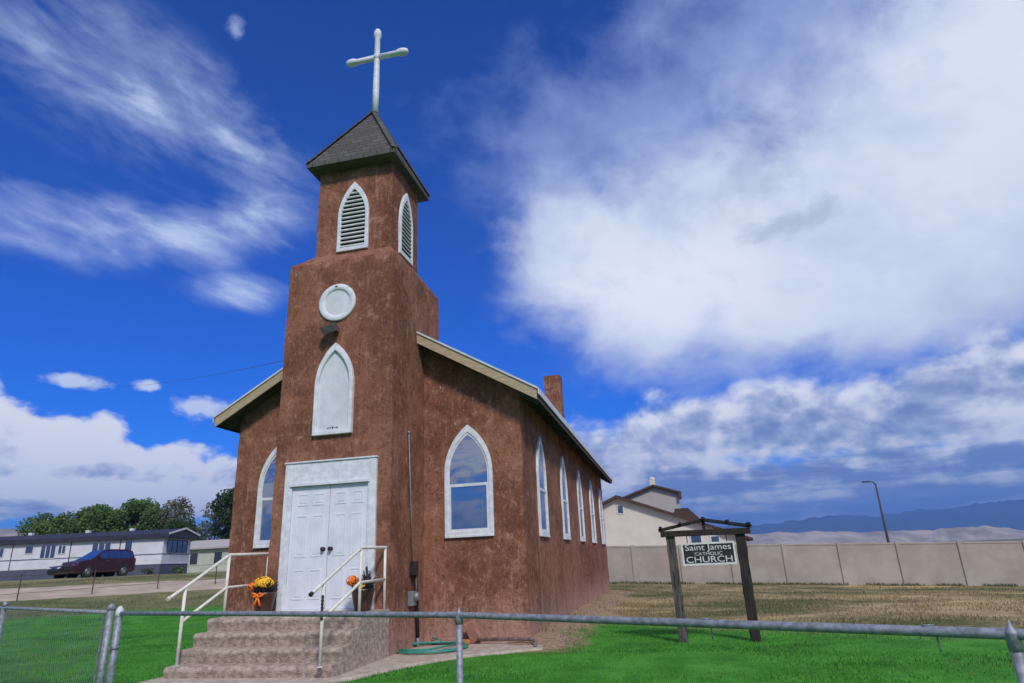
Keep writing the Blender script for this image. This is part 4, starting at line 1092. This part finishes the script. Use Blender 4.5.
# ------------------------------------------------------------------ sky
SUN_DIR = Vector((.40, -.66, .68)).normalized()
def build_world():
    w = bpy.data.worlds.new('World'); scene.world = w; w.use_nodes = True
    t = NT(w.node_tree); t.n.clear()
    w.cycles.sampling_method = 'MANUAL'; w.cycles.sample_map_resolution = 512
    out_ = t.node('ShaderNodeOutputWorld'); bg = t.node('ShaderNodeBackground'); t.l.new(bg.outputs[0], out_.inputs[0])
    sky = t.node('ShaderNodeTexSky', sky_type='NISHITA'); sky.sun_disc = False
    sky.sun_elevation = math.asin(SUN_DIR.z); sky.sun_rotation = math.atan2(SUN_DIR.x, SUN_DIR.y)
    sky.altitude = 2300; sky.air_density = 1.0; sky.dust_density = .3; sky.ozone_density = 2.0
    co = t.node('ShaderNodeTexCoord').outputs['Generated']; s = t.sep(co)
    R2D = 180 / PI
    az = t.m('MULTIPLY', t.m('ARCTAN2', s[0], s[1]), R2D); el = t.m('MULTIPLY', t.m('ARCSINE', s[2]), R2D)
    v = t.comb(az, t.m('MULTIPLY', el, 1.25), 0.0)
    warp = t.noise(v, .06, 3, .5)
    vw = t.comb(t.m('ADD', az, t.m('MULTIPLY', t.m('SUBTRACT', warp, .5), 8.0)), t.m('MULTIPLY', el, 1.35), t.m('MULTIPLY', warp, 2.0))
    vwisp = t.comb(t.m('ADD', t.m('MULTIPLY', az, .9), t.m('MULTIPLY', el, -.3)), t.m('ADD', t.m('MULTIPLY', el, 1.3), t.m('MULTIPLY', az, .3)), 3.0)
    n_cum = t.noise(vw, .135, 7, .55)
    n_up = t.noise(t.mapping(vw, (1, 1, 1), (-.35, 1.5, 0)), .135, 4, .55)
    n_wsp = t.noise(vwisp, .085, 5, .56, .3)
    n_big = t.noise(v, .075, 5, .55)
    def blob(a0, e0, ra, re, rot=0.0):
        da = t.m('SUBTRACT', az, a0); de = t.m('SUBTRACT', el, e0); c, s_ = math.cos(rot), math.sin(rot)
        u = t.m('DIVIDE', t.m('ADD', t.m('MULTIPLY', da, c), t.m('MULTIPLY', de, s_)), ra)
        q = t.m('DIVIDE', t.m('SUBTRACT', t.m('MULTIPLY', de, c), t.m('MULTIPLY', da, s_)), re)
        d2 = t.m('ADD', t.m('MULTIPLY', u, u), t.m('MULTIPLY', q, q))
        return t.m('SUBTRACT', 1.0, t.m('SQRT', d2))          # 1 at centre, 0 on the rim, negative outside
    def union(bs_):
        r = bs_[0]
        for b in bs_[1:]: r = t.m('SMOOTH_MAX', r, b, .18)
        return r
    # --- layers (azimuth / elevation in degrees)
    n_fib = t.noise(t.mapping(vwisp, (1, 1, 1), (9, 4, 0)), .19, 7, .62, .3)
    soft = t.m('ADD', t.m('MULTIPLY', n_wsp, .45), t.m('ADD', t.m('MULTIPLY', n_cum, .2), t.m('MULTIPLY', n_fib, .35)))
    sft = t.m('SUBTRACT', soft, .5)
    white = union([blob(10, 24, 19, 9.5), blob(24, 26, 20, 11), blob(2, 21, 9, 6), blob(24, 19.5, 20, 6), blob(-5, 26, 7.5, 5.5), blob(12, 18.5, 14, 3.5), blob(34, 33, 16, 8)])
    d_white = t.step(t.m('ADD', white, t.m('MULTIPLY', sft, 2.2)), -.42, .62)
    veil = union([blob(4, 35, 22, 11), blob(18, 38, 24, 12), blob(-5, 31, 10, 8)])
    d_veil = t.m('MULTIPLY', t.step(t.m('ADD', veil, t.m('MULTIPLY', sft, 2.6)), -.2, .9), .72)
    wisp = union([blob(-47, 35.5, 14, 5.0, -.2), blob(-38, 33, 7, 4.2, -.7), blob(-50, 25.4, 8.5, 2.9, .05), blob(-41.5, 26, 5, 2.6), blob(-36.5, 29, 4, 3.4, -.5), blob(-37, 22.5, 5, 1.6)])
    vf = t.comb(t.m('ADD', t.m('MULTIPLY', az, .62), t.m('MULTIPLY', el, .22)), t.m('SUBTRACT', t.m('MULTIPLY', el, 1.5), t.m('MULTIPLY', az, -.25)), 9.0)
    n_f = t.noise(vf, .15, 6, .58, .35)
    n_f2 = t.noise(t.mapping(vf, (1, 1, 1), (20, 5, 2)), .38, 4, .55, .3)
    wn_ = t.m('ADD', t.m('MULTIPLY', wisp, .95), t.m('ADD', t.m('MULTIPLY', t.m('SUBTRACT', n_f, .5), 4.0), t.m('MULTIPLY', t.m('SUBTRACT', n_f2, .5), 1.2)))
    in_ = t.step(wisp, -.5, .25)
    d_wisp = t.m('MULTIPLY', in_, t.m('ADD', t.m('MULTIPLY', t.step(wn_, -.5, 1.1), .42), t.m('MULTIPLY', t.step(wn_, .45, 1.5), .5)))
    d_wisp = t.m('MAXIMUM', d_wisp, t.m('MULTIPLY', t.step(t.m('ADD', blob(-40.4, 42.4, .9, .8), t.m('MULTIPLY', t.m('SUBTRACT', t.noise(v, .7, 4, .6), .5), 2.0)), -.3, .9), .45))
    cum = union([blob(-52, 8.2, 9, 5.0), blob(-46, 7.0, 9, 3.2), blob(-39, 6.4, 6, 2.4), blob(-34, 6.5, 6, 2.2), blob(-60, 8, 10, 6),
                 blob(2, 9.8, 8, 3.4), blob(11, 9.5, 9, 3.6), blob(20, 9.6, 9, 4.0), blob(29, 10.5, 9, 4.2), blob(0, 5, 10, 4), blob(16, 4.2, 24, 3.4), blob(-6, 7, 7, 4), blob(40, 10, 12, 6)])
    d_cum = t.step(t.m('ADD', cum, t.m('MULTIPLY', t.m('SUBTRACT', n_cum, .5), 2.1)), t.step(az, -30, -10, -.06, -.16), t.step(az, -30, -10, .15, .34))
    puffs = union([blob(-39.5, 12.8, 2.0, 1.0), blob(-48.4, 14.0, 2.0, .55), blob(-43.5, 14.2, .9, .45), blob(-31.5, 13.8, 1.5, .5)])
    d_puff = t.m('MULTIPLY', t.step(t.m('ADD', puffs, t.m('MULTIPLY', t.m('SUBTRACT', t.noise(v, .55, 5, .6), .5), 2.4)), -.3, .6), .9)
    # the rest of the sky, behind and above the camera: broken cloud
    back = t.step(t.m('ABSOLUTE', az), 62, 85)
    bn = t.noise(t.comb(t.m('MULTIPLY', t.m('ABSOLUTE', az), .5), t.m('MULTIPLY', el, 2.1), 11.0), .17, 6, .58)
    d_back = t.m('MULTIPLY', t.m('MULTIPLY', back, t.step(bn, .44, .56)), t.step(el, 75, 50))
    hi = t.m('MULTIPLY', t.step(el, 48, 58), t.step(n_big, .46, .62))
    # --- clear sky: NISHITA, deepened like dry high-altitude air
    hs_ = t.node('ShaderNodeHueSaturation'); hs_.inputs['Saturation'].default_value = SKY_SAT; hs_.inputs['Value'].default_value = 1.0
    t.l.new(sky.outputs[0], hs_.inputs['Color'])
    clear = t.mix(1.0, hs_.outputs[0], SKY_TINT, 'MULTIPLY')
    grad = t.step(el, 12, 42)
    clear = t.mix(grad, t.mix(1.0, clear, (.12, .95, 1.38), 'MULTIPLY'), t.mix(1.0, clear, (2.2, 1.15, 1.35), 'MULTIPLY'))
    # --- compose
    S = CLOUD
    c = t.mix(d_veil, clear, (S * .34, S * .44, S * .78))
    c = t.mix(d_wisp, c, (S * .62, S * .74, S * 1.0))
    shade = t.step(n_big, .42, .66)
    core = blob(1.5, 21.5, 16, 7)
    wcol = t.mix(t.m('MULTIPLY', shade, .6), (S * .78, S * .85, S * .99), (S * .52, S * .61, S * .82))
    wcol = t.mix(t.step(core, .0, .8), wcol, (S * .90, S * .95, S * 1.08))
    wcol = t.mix(t.m('MULTIPLY', t.step(n_fib, .52, .68), .35), wcol, (S * .58, S * .67, S * .88))
    wcol = t.mix(t.m('MULTIPLY', t.step(n_cum, .44, .60), .22), wcol, (S * .90, S * .95, S * 1.05))
    gn = t.noise(v, .34, 6, .6)
    grey = t.m('MAXIMUM', t.step(t.m('ADD', blob(14, 26.0, 5.5, 1.5, .12), t.m('MULTIPLY', t.m('SUBTRACT', gn, .5), 3.2)), -.1, .9), t.m('MULTIPLY', t.step(t.m('ADD', blob(11, 30, 5, 4, .5), t.m('MULTIPLY', t.m('SUBTRACT', gn, .5), 3.0)), -.1, 1.0), .6))
    wcol = t.mix(t.m('MULTIPLY', grey, .5), wcol, (S * .34, S * .41, S * .56))
    c = t.mix(d_white, c, wcol)
    c = t.mix(d_puff, c, (S * .70, S * .80, S * 1.0))
    # cumulus: bright crowns, blue-grey bellies
    cn2 = t.noise(vw, .33, 5, .55)
    lit = t.m('ADD', t.m('MULTIPLY', t.m('SUBTRACT', n_cum, n_up), 2.6), t.m('MULTIPLY', t.m('SUBTRACT', .40, cum), .6))
    lit = t.m('ADD', lit, t.m('MULTIPLY', t.m('SUBTRACT', cn2, .5), 1.5))
    lit = t.m('ADD', lit, t.m('MULTIPLY', t.step(el, 4.5, 10.5), .36))
    lit = t.m('ADD', lit, t.m('MULTIPLY', t.step(az, -20, -40), .5))
    sn = t.noise(t.comb(t.m('MULTIPLY', az, .25), t.m('MULTIPLY', el, 1.6), 7.0), .35, 5, .55)
    lit = t.m('ADD', lit, t.m('MULTIPLY', t.step(el, 9.0, 4.5), t.m('MULTIPLY', t.m('SUBTRACT', sn, .44), 4.5)))
    ccol = t.mix(t.step(lit, -.25, .35), (S * .22, S * .30, S * .55), (S * .52, S * .60, S * .80))
    ccol = t.mix(t.step(lit, .14, .66), ccol, (S * .98, S * 1.0, S * 1.06))
    c = t.mix(t.m('MULTIPLY', d_cum, .97), c, ccol)
    low = t.step(el, 6.0, 1.5)
    sn = t.noise(t.comb(t.m('MULTIPLY', az, .25), t.m('MULTIPLY', el, 1.6), 7.0), .35, 4, .5)
    c = t.mix(t.m('MULTIPLY', low, .5), c, t.mix(t.step(sn, .40, .62), (S * .13, S * .25, S * .62), (S * .60, S * .69, S * .94)))
    c = t.mix(t.m('MAXIMUM', d_back, t.m('MULTIPLY', hi, .75)), c, t.mix(t.step(n_up, .4, .65), (S * .95, S * .98, S * 1.05), (S * .55, S * .6, S * .72)))
    c = t.mix(t.step(el, -.6, -2.5), c, (S * .25, S * .24, S * .22))
    t.l.new(c, bg.inputs[0]); bg.inputs[1].default_value = .1
CLOUD = 8.6; SKY_SAT = 1.35; SKY_TINT = (.34, .62, 1.0)
build_world()

sun = bpy.data.lights.new('sun', 'SUN'); sun.energy = 2.6; sun.angle = math.radians(8); sun.color = (1, .95, .88)
so = bpy.data.objects.new('sun', sun); COL.objects.link(so); so.location = (0, -20, 40)
so.rotation_euler = SUN_DIR.to_track_quat('Z', 'Y').to_euler()

# ------------------------------------------------------------------ camera
cam = bpy.data.cameras.new('camera'); co_ = bpy.data.objects.new('camera', cam); COL.objects.link(co_); scene.camera = co_
cam.sensor_width = 36; cam.lens = 638.74 / 1024 * 36; cam.clip_start = .05; cam.clip_end = 40000
R = Vector((0.971556520062686, 0.23302319052814954, -0.04216777205124023)); U = Vector((0.11431264839026353, -0.3055510040295321, 0.9452889517785283)); F = Vector((-0.20738984242649788, 0.9232219541435454, 0.3234975682222137))
m4 = Matrix(((R.x, U.x, -F.x, 5.740819951319424), (R.y, U.y, -F.y, -10.453774839675193), (R.z, U.z, -F.z, 0.6647757051214843), (0, 0, 0, 1)))
co_.matrix_world = m4

vs_ = scene.view_settings; vs_.view_transform = 'Standard'; vs_.look = 'None'; vs_.exposure = 0.22; vs_.gamma = 1; vs_.use_curve_mapping = False
scene.cycles.max_bounces = 6; scene.cycles.diffuse_bounces = 3; scene.cycles.glossy_bounces = 3
